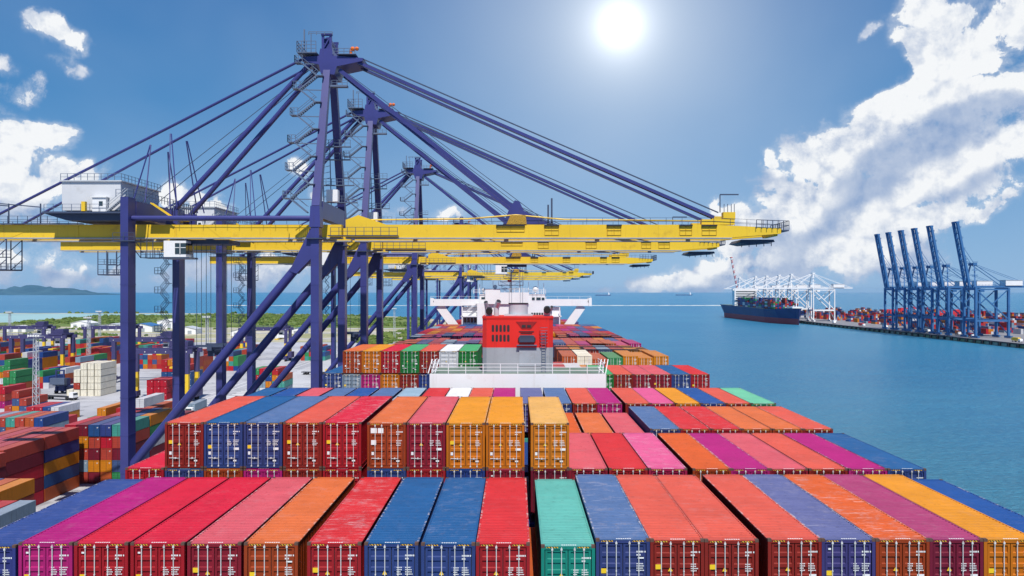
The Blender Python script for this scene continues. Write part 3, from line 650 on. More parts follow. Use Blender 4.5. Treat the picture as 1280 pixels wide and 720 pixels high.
def proto_near(h):
    if h in proto_parts: return proto_parts[h]
    P = {}
    def mk(mbx, name, mats):
        o = mbx.build(name, mats); me = o.data; bpy.data.objects.remove(o); return me
    P['shell'] = mk(shell_mesh(h, True), 'container_shell', [M['paint'], M['hazard'], M['mark'], M['dark'], M['casting']])
    P['roof'] = mk(roof_mesh(h, True), 'container_roof', [M['roof']])
    for v in range(5):
        for s in (-1, 1): P['door', s, v] = mk(door_mesh(s, h, v), 'container_door', [M['paint'], M['mark'], M['yellow_mark']])
    for x in (-.72, -.30, .30, .72): P['rod', x] = mk(rod_mesh(x, h), 'lock_rod', [M['rod']])
    P['handle', -1] = mk(handle_mesh(-.74, -.3), 'handle', [M['rod']]); P['handle', 1] = mk(handle_mesh(.3, .74), 'handle', [M['rod']])
    proto_parts[h] = P; return P
def far_mesh(h, L=LEN, plain=False):
    mb = MB(); W_ = HALF
    mb.box(-W_, W_, .06, L - .02, .06, h - .03, 0); 
    for s in (-1, 1):
        for y0, y1 in ((0, .16), (L - .16, L)): mb.box(min(s * (W_ + .01), s * (W_ - .14)), max(s * (W_ + .01), s * (W_ - .14)), y0, y1, 0, h)
        n = 20; pt = (L - .4) / n
        for i in range(n): mb.box(min(s * (W_ - .01), s * (W_ + .006)), max(s * (W_ - .01), s * (W_ + .006)), .2 + i * pt, .2 + i * pt + pt * .45, .2, h - .15)
    mb.box(-W_ + .14, W_ - .14, .01, .1, h - .17, h - .025); mb.box(-W_ + .14, W_ - .14, .01, .1, .03, .15); mb.box(-.03, .03, .03, .07, .15, h - .17, 3)
    for k in range(4): mb.box(-W_ + .16, W_ - .16, .035, .07, .3 + k * (h - .5) / 4, .46 + k * (h - .5) / 4)
    for x in (() if plain else (-.72, -.32, .32, .72)): mb.box(x - .026, x + .026, .0, .03, .1, h - .1, 2)
    mb.box(.6, .95, .028, .034, h - .62, h - .52, 2); mb.box(.6, .85, .028, .034, h - .76, h - .68, 2)
    for k in range(0 if plain else 3): mb.box(.58, .95, .028, .034, h - 1.1 - k * .14, h - 1.03 - k * .14, 2)
    mb.box(-W_ + .06, W_ - .06, .05, L - .05, h - .029, h - .012, 1)
    n = 16; pt = (L - .8) / n
    for i in range(n): mb.box(-W_ + .1, W_ - .1, .4 + i * pt, .4 + i * pt + pt * .5, h - .0125, h - .002, 1)
    return mb
far_protos = {}
def far_data(h, L=LEN):
    if (h, L) not in far_protos:
        o = far_mesh(h, L, h < 2.7).build('shipping_container', [M['paint_far'], M['roof_far'], M['rod'], M['dark']]); far_protos[h, L] = o.data; bpy.data.objects.remove(o)
    return far_protos[h, L]
def new(name, data, parent=None, loc=None, color=None):
    o = bpy.data.objects.new(name, data); COL.objects.link(o)
    if parent: o.parent = parent
    if loc is not None: o.location = loc
    if color: o.color = color
    return o
rc = random.Random(21)
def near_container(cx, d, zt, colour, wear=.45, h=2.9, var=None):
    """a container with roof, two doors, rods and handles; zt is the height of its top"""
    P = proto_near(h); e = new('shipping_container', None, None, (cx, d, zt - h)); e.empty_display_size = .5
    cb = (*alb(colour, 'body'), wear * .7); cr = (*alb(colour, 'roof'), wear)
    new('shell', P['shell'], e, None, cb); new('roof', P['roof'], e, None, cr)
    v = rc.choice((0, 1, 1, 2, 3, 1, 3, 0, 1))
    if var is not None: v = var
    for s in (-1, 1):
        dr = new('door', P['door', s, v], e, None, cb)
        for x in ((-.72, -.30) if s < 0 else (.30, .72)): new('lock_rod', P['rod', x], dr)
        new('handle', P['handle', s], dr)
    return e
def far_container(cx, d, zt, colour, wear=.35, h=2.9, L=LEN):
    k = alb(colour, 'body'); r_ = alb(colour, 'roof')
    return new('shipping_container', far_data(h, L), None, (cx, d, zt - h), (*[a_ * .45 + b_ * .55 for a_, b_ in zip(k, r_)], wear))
SHIP = []          # (object, colour, row key) for the labels
def lay_row(key, d, y_top, items, near=True, wear=.28, zt=None):
    s = F / d
    for it in items:
        px, c = it[0], it[1]; dz = it[2] if len(it) > 2 else 0.0; w = it[3] if len(it) > 3 else wear
        top = (PZ(y_top, d) if zt is None else zt) + dz
        x_ = PX(px, d) + HALF
        o = near_container(x_, d, top, c, w, 2.9, it[4] if len(it) > 4 else None)
        SHIP.append((o, c, key))
rowA = [(-48, 'indigo', -.12), (23, 'magenta'), (92.5, 'crimson', 0, .1), (163, 'crimson', 0, .2), (234, 'pink', 0, .3), (305, 'orange'), (384, 'red', 0, .95), (455.5, 'blue', 0, .15), (526.5, 'blue', -.02, .5),
        (595, 'red', -.02, .15), (676.5, 'teal', -.12, .15), (745, 'slate', .17, .65), (813, 'brick', .15), (881, 'brick', .14, .4), (960, 'brick', .17), (1027, 'plum', .17, .6), (1095, 'rust', .17, 1.0),
        (1162, 'mauve', .17, .4), (1230, 'amber', .17, .25), (1298, 'navy', -.13, .15)]
lay_row('A', 34.4, 678.5, rowA)
lay_row('B+', 48.2, 526.5, [(206, 'brick', 0, .4), (255, 'blue', 0, .15), (304.5, 'slate', 0, .4), (354, 'brick', 0, .3), (403.5, 'crimson', 0, .9), (459, 'orange', -.03, .45, 4), (508.5, 'pink', -.03, .5), (558, 'amber', -.05, .2), (607.5, 'amber', -.05, .25), (663.5, 'sand', -.05, .3)], zt=34.68)
lay_row('B', 48.2, 586, [(156.5, 'crimson', .05, .3), (206, 'slate'), (255, 'orange'), (304.5, 'magenta'), (354, 'brick'), (403.5, 'crimson'), (459, 'blue'), (508.5, 'red'), (558, 'navy'), (607.5, 'pink'), (663.5, 'maroon'),
        (711.5, 'pink', .02, .3), (761.5, 'red', .02, .15), (811, 'hotpink', .02, .9), (866, 'rust', .0, .1), (914, 'magenta', .0, .15), (962, 'pink', .0, .3), (1011.5, 'brick', .0, .25), (1061, 'magenta', .0, .1), (1110, 'blue', .0, .4)], zt=31.74)
lay_row('C', 62.0, 536, [(692, 'rust', -.62, .1), (733, 'orange', -.62, .3), (773, 'pink', -.62, .5), (813, 'slate', .0, .5), (851, 'red', 0, .4), (889.5, 'red', 0, .6), (927.5, 'orange', 0, .3), (966, 'orange', 0, .25), (1004, 'brick', 0, .35)])
rD = 87.94
def dx(px): return CX + (px - CX) / F * rD * F / 75.75         # rear edge column -> front edge column
rowD = [(dx(333), 'blue'), (dx(362), 'navy'), (dx(391), 'pink'), (dx(420), 'slate'), (dx(448), 'navy'), (dx(477), 'slate'), (dx(507), 'palegrey'), (dx(536.5), 'red'), (dx(564), 'white'), (dx(591), 'brick'), (dx(618), 'magenta'), (dx(650), 'plum'), (684, 'slate'),
        (716, 'brick'), (747, 'magenta'), (782, 'brick'), (813, 'hotpink'), (845, 'amber'), (876.5, 'navy'), (908, 'brick'), (939.5, 'mint')]
lay_row('D', 75.75, 504, rowD)
lay_row('E+', 98.0, 438.5, [(428.5, 'orange'), (452.3, 'amber'), (476.2, 'crimson'), (500.3, 'green'), (524.5, 'brick'), (549, 'white'), (573.2, 'green')])
lay_row('E', 98.0, 467.5, [(404, 'blue', .15), (427.8, 'palegrey'), (451.5, 'magenta'), (475.5, 'amber'), (499.5, 'brick'), (523.5, 'navy'), (743.5, 'green'), (767.5, 'brick'), (791.6, 'pink'), (815.6, 'pink'), (839.6, 'blue'), (863.4, 'red')], zt=32.3)
PALS = ['brick', 'orange', 'amber', 'crimson', 'pink', 'magenta', 'slate', 'blue', 'red', 'mauve', 'hotpink', 'palegrey', 'brick', 'orange', 'plum', 'rust', 'navy']
rr = random.Random(11)
def far_row(key, d, zt, left=None, right=None, hide=None, near=False):
    """a full row of 20; hide = picture columns covered by the funnel"""
    n = 20; pitch = 2.53; last = None
    for i in range(n):
        x = -25.3 + i * pitch; px = CX + (x + 1.2) * F / d
        if hide and hide[0] < px < hide[1]: continue
        c = rr.choice([q for q in PALS if q != last]); last = c
        spec = (left or {}).get(i) or (right or {}).get(i)
        dz = 0
        if spec == 'skip': continue
        if isinstance(spec, tuple): c, dz = spec
        elif spec: c = spec
        o = far_container(x + HALF, d, zt + dz + rr.choice((0, 0, 0, -.3)), c); SHIP.append((o, c, key))
far_row('F', 111.75, 31.9, hide=(420, 640 + 1), right={i: 'skip' for i in range(15, 20)} | {11: ('blue', -.1), 12: ('red', -.1), 13: ('white', -.6), 14: ('amber', -.9)}, left={i: 'skip' for i in range(0, 9)})
far_row('G', 125.5, 32.3, hide=(566, 694), left={i: 'skip' for i in range(0, 6)}, right={13: 'orange', 14: ('cream', .1), 15: ('orange', -.2), 16: 'green', 17: 'amber', 18: 'amber', 19: 'amber'})
far_row('H', 139.25, 32.2, hide=(560, 694), right={13: 'orange', 14: 'amber', 15: 'brick', 16: 'palegrey', 17: 'brick', 18: 'amber', 19: 'amber'})
far_row('I', 153.0, 32.5, hide=(606, 692), left={0: 'brick', 1: 'orange', 2: 'slate', 3: 'pink', 4: 'palegrey', 5: 'slate'}, right={12: 'slate', 13: 'slate', 14: 'brick', 15: 'magenta', 16: 'orange', 17: 'orange', 18: 'hotpink', 19: 'magenta'})
far_row('J', 166.75, 32.1, hide=(606, 692)); far_row('K', 180.5, 32.5, hide=(606, 692)); 
# ---- labels: each singles out one container by its colour and its count within its row
ROWS = {'A': 'in the nearest row aboard ship', 'B+': 'in the second row, upper tier', 'B': 'in the second row, low tier', 'C': 'in the third row aboard ship',
        'D': 'in the row before the white deckhouse', 'E+': 'on the upper tier left of the funnel', 'E': 'beside the white deckhouse, low tier', 'F': 'just past the deckhouse, right of the funnel',
        'G': 'in the second row past the funnel', 'H': 'in the third row past the funnel', 'I': 'in the fourth row past the funnel', 'J': 'in the fifth row past the funnel', 'K': 'in the sixth row past the funnel'}
def label_sets(lst, where, group, cat='container'):
    cnt = {}
    for o, c, key in lst: cnt.setdefault((key, PAL[c][2]), []).append(o)
    for (key, w), os_ in cnt.items():
        for i, o in enumerate(os_):
            if len(os_) == 1: lb = 'the only %s container %s' % (w, where[key])
            else: lb = '%s %s container from the left %s' % (ORD[i], w, where[key])
            tag(o, lb, cat, group)
label_sets(SHIP, ROWS, 'containers stacked on the ship')

# ------------------------------------------------------------------ the cargo nobody would count: lower tiers, far yard, far terminal
STUFF = []       # x0, x1, y0, y1, z0, z1, colour
def heap(x, d, z, c, h=2.59, L=LEN): STUFF.append((x, x + 2.438, d, d + L, z + .004, z + h, c))
rz = random.Random(4)
DK = ['brick', 'maroon', 'crimson', 'blue', 'indigo', 'orange', 'amber', 'brick', 'red', 'green', 'palegrey', 'white', 'slate', 'navy', 'orange', 'orange', 'green', 'amber', 'teal']
DS = [34.4 + 13.75 * k for k in range(4)] + [98 + 13.75 * k for k in range(11)] + [275.5, 289.25]
for d in DS:
    full = {34.4: 31.45 - 2.9, 48.2: 31.74 - 2.9}.get(round(d, 2), 28.3)
    n = 20 if d < 270 else 19
    for i in range(n):
        x = -25.3 + i * 2.53
        z = full
        while z > 14:
            z -= 2.87
            heap(x, d, z, rz.choice(DK), 2.85)
        if d >= 194 or (d == 62.15 - .0 and False): heap(x, d, full, rz.choice(PALS), 3.9 if d < 270 else 3.5)
for k in range(8): heap(-20 + k * 2.53, 61.9, 28.3, rz.choice(PALS), 2.9)          # the part of the third row hidden behind the raised tier
# ------------------------------------------------------------------ the yard on the left: container blocks
YARD = []
def ycont(x, d, tier, c, h=2.59, L=LEN, key='', vg=0.0):
    o = far_container(x + HALF, d, .03 + (tier + 1) * (h + vg) - .03, c, .3, h, L); YARD.append((o, c, key)); return o
ry = random.Random(9)
def block(key, xr, d, cols, bays=1, colours=None, vg=.05, pitch=2.64, hs=None, ind=True, L=LEN):
    """xr = world x of the right face; cols counted from the right; hs[bay][col] = tiers; colours[(bay, col, tier)]"""
    for b_ in range(bays):
        for c_ in range(cols):
            n = hs[b_][c_] if hs else 3
            for t_ in range(n):
                cc = (colours or {}).get((b_, c_, t_)) or ry.choice(DK)
                x = xr - 2.438 - c_ * pitch; dd = d + b_ * (L + .35)
                # only those one could see stand as things; the hidden ones are heap
                seen = ind and (t_ >= n - 1 or (c_ == 0) or (b_ == 0 and t_ >= 1))
                if seen: ycont(x + ry.uniform(-.05, .05), dd + ry.uniform(-.12, .12), t_, cc, L=L, key=key, vg=vg)
                else: heap(x, dd, .03 + t_ * 2.59, cc, L=L)
block('y1', -96, 142.3, 5, 2, {(0, 0, 4): 'brick', (0, 0, 3): 'maroon', (0, 0, 2): 'crimson', (0, 0, 1): 'maroon', (0, 0, 0): 'crimson', (1, 0, 4): 'brick', (1, 0, 3): 'indigo', (1, 0, 2): 'amber', (1, 0, 1): 'blue', (1, 0, 0): 'orange',
      (0, 1, 4): 'pink', (0, 2, 4): 'pink', (0, 3, 4): 'hotpink', (0, 4, 4): 'brick', (1, 1, 4): 'pink', (1, 2, 4): 'brick', (1, 3, 4): 'pink', (1, 4, 4): 'brick'}, hs=[[5] * 5, [5] * 5])
block('y2', -83.5, 119.6, 3, 1, {(0, 0, 3): 'amber', (0, 1, 3): 'orange', (0, 2, 3): 'blue', (0, 0, 2): 'brick'}, hs=[[4, 4, 4]])
block('y2b', -94.5, 128.5, 2, 1, {(0, 0, 4): 'brick', (0, 0, 3): 'maroon'}, hs=[[5, 4]])
block('y3', -74.6, 105.8, 3, 1, {(0, 0, 3): 'palegrey', (0, 1, 3): 'red', (0, 2, 3): 'crimson', (0, 0, 2): 'green'}, hs=[[4, 4, 4]])
g = {}
for c_, cs in enumerate((('green', 'slate', 'maroon', 'brick', 'teal'), ('orange', 'amber', 'brick', 'crimson', 'indigo'), ('maroon', 'amber', 'maroon', 'brick', 'blue'), ('brick', 'palegrey', 'brick', 'amber', 'maroon'), ('maroon', 'navy', 'indigo', 'brick', 'crimson'))):
    for t_, q in enumerate(cs): g[0, c_, t_] = q
for t_, q in enumerate(('orange', 'maroon', 'white', 'green', 'amber')): g[1, 0, t_] = q
for t_, q in enumerate(('brick', 'crimson', 'navy', 'maroon', 'brick')): g[2, 0, t_] = q
for c_, q in enumerate(('blue', 'blue', 'red', 'pink', 'red')): g[1, c_, 4] = g[1, c_, 4] if c_ == 0 else q
block('y4', -87.6, 169.5, 5, 1, g, hs=[[5] * 5])
block('y4b', -87.6, 182.2, 5, 2, {k2: v for k2, v in {(b_ - 1, c_, t_): v for (b_, c_, t_), v in g.items() if b_ > 0}.items()}, hs=[[5, 5, 5, 5, 4], [4, 4, 5, 4, 4]])
block('y5', -131, 210.5, 7, 1, {(0, 0, 2): 'navy', (0, 1, 2): 'orange', (0, 2, 2): 'brick', (0, 3, 2): 'teal', (0, 4, 2): 'brick', (0, 5, 2): 'palegrey', (0, 6, 2): 'pink'}, hs=[[3] * 7])
block('y7', -103.2, 210.8, 6, 1, {(0, 0, 4): 'white', (0, 0, 3): 'maroon', (0, 0, 2): 'brick', (0, 4, 3): 'amber', (0, 1, 3): 'crimson', (0, 2, 3): 'red', (0, 3, 2): 'mauve'}, hs=[[5, 4, 4, 3, 4, 3]])
block('y6', -149, 247.5, 4, 1, {(0, 0, 1): 'white', (0, 1, 1): 'navy', (0, 2, 1): 'crimson', (0, 3, 1): 'crimson'}, hs=[[2, 2, 2, 2]])
cr = {(0, c_, t_): 'cream' for c_ in range(4) for t_ in range(5)}; cr[0, 3, 1] = 'brick'
block('y9', -170, 311, 5, 1, cr | {(0, 4, 0): 'cream'}, hs=[[5, 5, 5, 4, 1]], vg=.11, pitch=2.86)
block('y10', -219, 329, 2, 1, {(0, 0, 4): 'green', (0, 0, 3): 'green', (0, 1, 4): 'green', (0, 1, 3): 'green', (0, 0, 2): 'orange', (0, 0, 1): 'green'}, hs=[[5, 4]])
block('y10b', -203.5, 309, 2, 1, {(0, 0, 3): 'green', (0, 0, 2): 'green', (0, 0, 1): 'orange', (0, 1, 3): 'orange', (0, 1, 2): 'green', (0, 1, 1): 'green'}, hs=[[4, 4]])
block('y11', -187, 278, 2, 1, {(0, 0, 2): 'crimson', (0, 0, 1): 'brick', (0, 0, 0): 'magenta', (0, 1, 0): 'magenta', (0, 1, 1): 'brick'}, hs=[[3, 1]])
block('y11b', -172, 267, 3, 1, {(0, 0, 1): 'brick', (0, 0, 0): 'slate', (0, 1, 2): 'brick', (0, 1, 1): 'slate'}, hs=[[2, 3, 1]])
block('y15', -138, 300, 3, 1, {(0, c_, t_): 'crimson' for c_ in range(3) for t_ in range(3)}, hs=[[3, 3, 3]])
block('y15b', -141, 330, 5, 1, {(0, c_, t_): ('blue' if t_ < 3 else 'red') for c_ in range(5) for t_ in range(5)} | {(0, 1, 4): 'orange', (0, 3, 4): 'amber', (0, 2, 3): 'orange'}, hs=[[3, 4, 5, 5, 5]])
block('y17', -97, 318, 5, 1, {(0, 0, 3): 'brick', (0, 1, 3): 'red', (0, 2, 3): 'green', (0, 3, 3): 'crimson', (0, 4, 3): 'green', (0, 1, 2): 'amber', (0, 2, 2): 'navy'}, hs=[[3, 4, 4, 4, 4]])
YW = {'y1': 'in the tall left-edge stack', 'y2': 'in the low lower-left stack', 'y2b': 'in the brick-topped left-edge stack', 'y3': 'in the yard stack nearest the camera',
      'y4': 'in the end-on stack beside the leg', 'y4b': 'just behind the end-on stack', 'y5': 'behind the tall left-edge stack', 'y7': 'in the white-topped block by the leg',
      'y6': 'in the low row before the cream stack', 'y9': 'in the five-high cream stack', 'y10': 'in the farther green-topped stack', 'y10b': 'in the nearer green-topped stack',
      'y11': 'in the stack on a magenta box', 'y11b': 'beside the lattice light tower', 'y15': 'in the three-high crimson stack', 'y15b': 'in the blue-based stack', 'y17': 'between the diagonal crane braces'}
def label_yard(lst):
    cnt = {}
    for o, c, key in lst: cnt.setdefault((key, PAL[c][2]), []).append(o)
    for (key, w), os_ in cnt.items():
        os_.sort(key=lambda o: (-round(o.location.z, 1), round(o.location.y, 0), o.location.x))
        for i, o in enumerate(os_):
            if len(os_) == 1: lb = 'the only %s container %s' % (w, YW[key])
            else: lb = '%s %s container from top left %s' % (ORD[i] if i < 20 else 'last', w, YW[key])
            tag(o, lb, 'container', 'containers stacked in the yard')
label_yard(YARD)
# farther blocks, as one mass
rs2 = random.Random(31)
for bxr, d0, cols, bays, mx in ((-232, 360, 6, 2, 5), (-215, 375, 3, 2, 4), (-262, 470, 7, 3, 5), (-236, 430, 5, 2, 4), (-300, 360, 8, 3, 4), (-340, 300, 8, 2, 3), (-250, 260, 6, 3, 3), (-290, 210, 8, 4, 3), (-205, 190, 6, 3, 3), (-240, 150, 12, 4, 3), (-150, 140, 10, 4, 3), (-130, 100, 8, 3, 4),
                               (-158, 372, 5, 2, 5), (-150, 410, 5, 2, 4), (-330, 470, 9, 2, 4), (-400, 400, 9, 3, 4), (-205, 450, 6, 2, 4), (-118, 470, 6, 2, 3), (-170, 480, 6, 2, 4), (-420, 540, 12, 2, 3), (-250, 540, 10, 2, 3), (-135, 520, 5, 2, 2), (-196, 420, 7, 2, 5), (-268, 430, 8, 2, 4), (-345, 520, 10, 2, 4), (-206, 335, 4, 2, 3), (-300, 430, 6, 2, 5), (-380, 350, 8, 2, 4), (-222, 500, 8, 2, 4), (-320, 250, 8, 3, 3), (-232, 300, 5, 2, 3)):
    for b_ in range(bays):
        for c_ in range(cols):
            for t_ in range(max(0, rs2.randint(mx - 1, mx))):
                cc = rs2.choice(DK + ['red', 'brick', 'orange']); heap(bxr - 2.44 - c_ * 2.55, d0 + b_ * 12.6, .03 + t_ * 2.59, cc)

# ------------------------------------------------------------------ yard gantry cranes, light towers, trucks, sheds
def yard_crane(xl, xr, d, ht=23.0, w=9.0, label='', scale=1.0):
    e = tag(empty('yard_gantry_crane', ((xl + xr) / 2, d, .03)), label, 'gantry crane', 'violet gantry cranes over the yard stacks')
    hw = (xr - xl) / 2
    for yy in (-w / 2, w / 2):
        mb = MB(); mb.box(-hw - 2, hw + 2, yy - .6, yy + .6, ht - 1.7, ht, 0)
        for k in range(7): mb.box(-hw + k * hw / 3 - .12, -hw + k * hw / 3 + .12, yy - .75, yy - .602, ht - 1.1, ht - .7, 1)
        mb.rail([(-hw - 2, yy - .5, ht), (hw + 2, yy - .5, ht)], 1.1, 3.0, .09, 0)
        mb.build('girder', [M['rtg'], M['mark']], e)
        for xx in (-hw, hw):
            mb = MB(); mb.beam((xx, yy, 11.0), (xx, yy, ht - 1.71), 1.7, 1.5); mb.beam((xx, yy, 3.4), (xx, yy, 10.99), 1.5, 1.4, 1); mb.box(xx - .8, xx + .8, yy - 1.6, yy + 1.6, 1.3, 3.39, 0)
            lg = mb.build('leg', [M['rtg'], M['yellow']], e)
            for w_ in (-.9, .9): mb = MB(); mb.tube((xx - .35, yy + w_, .75), (xx + .35, yy + w_, .75), .75, 14); mb.build('wheel', M['rubber'], lg)
    for xx in (-hw, hw):
        mb = MB(); mb.box(xx - .6, xx + .6, -w / 2 + .85, w / 2 - .85, 1.5, 2.6)
        if xx > 0: mb.box(xx + .7, xx + 3.0, -3, 3, 2.0, 5.6)
        mb.build('sill_beam', M['rtg'], e)
    tx = hw * .75
    mb = MB(); mb.box(tx - 3.5, tx + 3.5, -w / 2 - .8, w / 2 + .8, ht + .05, ht + .9); mb.box(tx - 2, tx + 2.4, -2.5, 2.5, ht + .91, ht + 3.0); mb.tube((tx - 2.6, -2, ht + 1.6), (tx - 2.6, 2, ht + 1.6), .8, 10)
    mb.rail([(tx - 3.5, -w / 2 - .8, ht + .9), (tx + 3.5, -w / 2 - .8, ht + .9)], 1.1, 1.4, .1)
    tr = mb.build('trolley', M['rtg'], e)
    mb = MB(); mb.box(tx - 1.2, tx + 1.2, -w / 2 + 1, -w / 2 + 3, ht - 4.6, ht - 2.1); mb.box(tx - 1.05, tx + 1.05, -w / 2 + .95, -w / 2 + .99, ht - 4.2, ht - 2.9, 1); mb.build('operator_cab', [M['white'], M['glass']], e)
    mb = MB()
    for xx in (-1, 1):
        for yy in (-2, 2): mb.beam((tx - 2 + xx, yy, 14), (tx - 2 + xx, yy, ht), .08, .08)
    mb.box(tx - 3.2, tx - .8, -6, 6, 13.2, 13.9, 1); mb.build('spreader', [M['dark'], M['yellow']], e)
    return e
yard_crane(-256, -230, 390, 20.6, label='violet gantry crane with yellow legs left of the cream stack')
yard_crane(-330, -299, 486, 20.6, label='violet gantry crane at the photo left edge, before the lagoon')
yard_crane(-273, -243, 486, 20.6, label='violet gantry crane partly behind the near landside crane leg')
yard_crane(-188, -161, 360, 21, label='violet gantry crane with a dark trolley behind the blue-based stack')
yard_crane(-151, -127, 298, 20.5, label='nearest violet gantry crane, between the two landside crane legs')
yard_crane(-168, -141, 470, 20.5, label='violet gantry crane far off between the crane diagonals')
e = tag(empty('container_handler', (-190.5, 318, .03)), 'blue mobile container handler on black tyres left of the cream stack', 'handler')
mb = MB(); mb.box(-2.4, 2.4, 0, 6.5, 1.2, 3.0); mb.prism([(1.2, 3.0), (1.2, 5.4), (2.0, 6.2), (4.6, 6.2), (4.6, 3.0)], -1.4, 1.4, 'x'); mb.build('body', M['hullblue'], e)
mb = MB()
for x in (-1.6, 1.6): mb.beam((x, -.4, 1.2), (x, -.4, 10.2), .5, .6)
for z in (3, 6, 9.6): mb.box(-1.34, 1.34, -.6, -.2, z, z + .5)
mb.build('mast', M['hullblue'], e)
mb = MB(); mb.box(-3.0, 3.0, -2.6, -.71, 4.2, 6.8); mb.box(-3.0, 3.0, -.72, -.69, 3.6, 4.1); mb.build('carriage', M['hold'], e)
for y in (1.0, 5.2):
    for x in (-2.4, 2.4): mb = MB(); mb.tube((x - .4, y, .9), (x + .4, y, .9), .9, 14); mb.build('wheel', M['rubber'], e)
def light_tower(px, d, ztop, label):
    e = tag(empty('light_tower', (PX(px, d), d, .03)), label, 'light tower', 'lattice light towers of the yard')
    mb = MB(); w0, w1 = .75, .55
    for a_ in (-1, 1):
        for b_ in (-1, 1): mb.beam((a_ * w0, b_ * w0, 0), (a_ * w1, b_ * w1, ztop - 1), .17, .17)
    n = int(ztop / 1.6)
    for i in range(n):
        z0, z1 = i * (ztop - 1) / n, (i + 1) * (ztop - 1) / n; q = w0 + (w1 - w0) * i / n; s = 1 if i % 2 else -1
        for b_ in (-1, 1): mb.beam((-s * q, b_ * q, z0), (s * q, b_ * q, z1), .1, .1); mb.beam((b_ * q, -s * q, z0), (b_ * q, s * q, z1), .1, .1)
    mb.build('mast', M['lgrey'], e)
    mb = MB(); mb.box(-2.2, 2.2, -1.2, 1.2, ztop - 1, ztop - .8); mb.rail([(-2.2, -1.2, ztop - .8), (2.2, -1.2, ztop - .8)], 1, 1.1, .08); mb.build('platform', M['lgrey'], e)
    for k in range(5): mb = MB(); mb.box(-2.1 + k * .88, -1.5 + k * .88, -1.5, -1.21, ztop - .9, ztop - .35); mb.build('lamp', M['mark'], e)
light_tower(45, 267, 28, 'pale lattice light tower nearest the photo left edge')
light_tower(111, 419, 29, 'light tower standing behind the cream stack'); light_tower(124.5, 548, 29, 'taller-looking light tower beside the first landside leg, before the lagoon')
light_tower(12, 548, 28.5, 'light tower at the extreme left edge of the yard'); light_tower(259, 432, 29, 'light tower seen between the second and third landside legs')
light_tower(493, 680, 28, 'lone light tower by the green scrub, left of the bridge')
def yard_truck(x, d, rz_, cabc, load, label):
    e = tag(empty('yard_truck', (x, d, .03), rz_), label, 'truck', 'trucks on the yard roads')
    mb = MB(); mb.box(-1.2, 1.2, -2.6, 1.2, .55, 1.1, 1); mb.prism([(-2.6, 1.1), (-2.6, 2.2), (-2.2, 3.1), (-.6, 3.1), (-.6, 1.1)], -1.2, 1.2, 'x'); mb.box(-1.05, 1.05, -2.64, -2.5, 2.1, 2.9, 2)
    mb.build('cab', [M[cabc], M['dark'], M['glass']], e)
    mb = MB(); mb.box(-1.2, 1.2, -.4, 12.6, 1.12, 1.45); mb.build('trailer', M['dark'], e)
    for yy in (-1.7, .6, 9.6, 11.0):
        for xx in (-1.0, 1.0): mb = MB(); mb.tube((xx - .2, yy, .5), (xx + .2, yy, .5), .5, 12); mb.build('wheel', M['rubber'], e)
    if load:
        o = far_container(x, d, 0, load, .3, 2.59); o.rotation_euler = (0, 0, rz_); o.location = (x - math.sin(rz_) * .3, d + math.cos(rz_) * .3, 1.485); tag(o, PAL[load][2] + ' container riding on a trailer: ' + label.split(' truck')[0], 'container', 'containers on trucks')
yard_truck(-176, 300, R(75), 'white', None, 'white truck with an empty trailer in front of the cream stack')
yard_truck(-196, 292, R(0), 'seablue', 'white', 'blue truck with a white load under the violet gantry crane')
yard_truck(-112, 262, R(4), 'white', 'palegrey', 'white truck with a pale load on the striped apron')
yard_truck(-140, 228, R(0), 'orange', 'crimson', 'orange truck with a crimson load behind the navy-topped block')
yard_truck(-98, 390, R(80), 'yellow', None, 'yellow truck with an empty trailer far along the striped apron')
def shed(x, d, w, l, h, rc_, label, rz_=0.0):
    e = tag(empty('warehouse', (x, d, 0), rz_), label, 'warehouse', 'sheds beyond the yard')
    mb = MB(); mb.prism([(-w / 2, 0), (w / 2, 0), (w / 2, h), (0, h + w * .12), (-w / 2, h)], 0, l, 'y')
    for k in range(max(1, int(w / 9))): mb.box(-w / 2 + 3 + k * 9, -w / 2 + 7 + k * 9, -.06, .0, .1, h * .7, 1)
    mb.build('wall', [M['white'], M['grey']], e)
    mb = MB()
    for s in (-1, 1): mb.add([(s * (w / 2 + .6), -.6, h - .02), (s * (w / 2 + .6), l + .6, h - .02), (0, l + .6, h + w * .12 + .12), (0, -.6, h + w * .12 + .12), (s * (w / 2 + .6), -.6, h + .25), (s * (w / 2 + .6), l + .6, h + .25), (0, l + .6, h + w * .12 + .4), (0, -.6, h + w * .12 + .4)],
                     [(0, 1, 2, 3), (7, 6, 5, 4), (0, 4, 5, 1), (1, 5, 6, 2), (2, 6, 7, 3), (3, 7, 4, 0)])
    mb.build('roof', rc_, e)
for px, d, w, l, h, c, lb in ((140, 830, 20, 30, 5, M['lgrey'], 'long pale shed just right of the tall light tower'), (176, 800, 24, 22, 6, M['seablue'], 'white shed with a blue roof beside the first landside leg'), (206, 880, 18, 22, 8, M['white'], 'tall white shed between the first two landside legs'),
                               (100, 900, 22, 20, 5, M['white'], 'white shed by the lagoon shore, left of the landside legs'), (232, 760, 20, 16, 5, M['lgrey'], 'low grey-roofed shed behind the second landside leg'), (300, 730, 18, 14, 4.5, M['lgrey'], 'pale low shed behind the third landside leg'),
                               (345, 690, 15, 14, 4, M['white'], 'white low shed right of the third landside leg'), (372, 770, 14, 14, 4, M['seablue'], 'small blue-roofed shed left of the near seaside leg'), (60, 720, 18, 14, 4, M['lgrey'], 'low pale shed behind the left gantry cranes'), (20, 800, 20, 14, 4, M['white'], 'low white shed near the left photo edge')):
    shed(PX(px, d), d, w, l, h, c, lb)
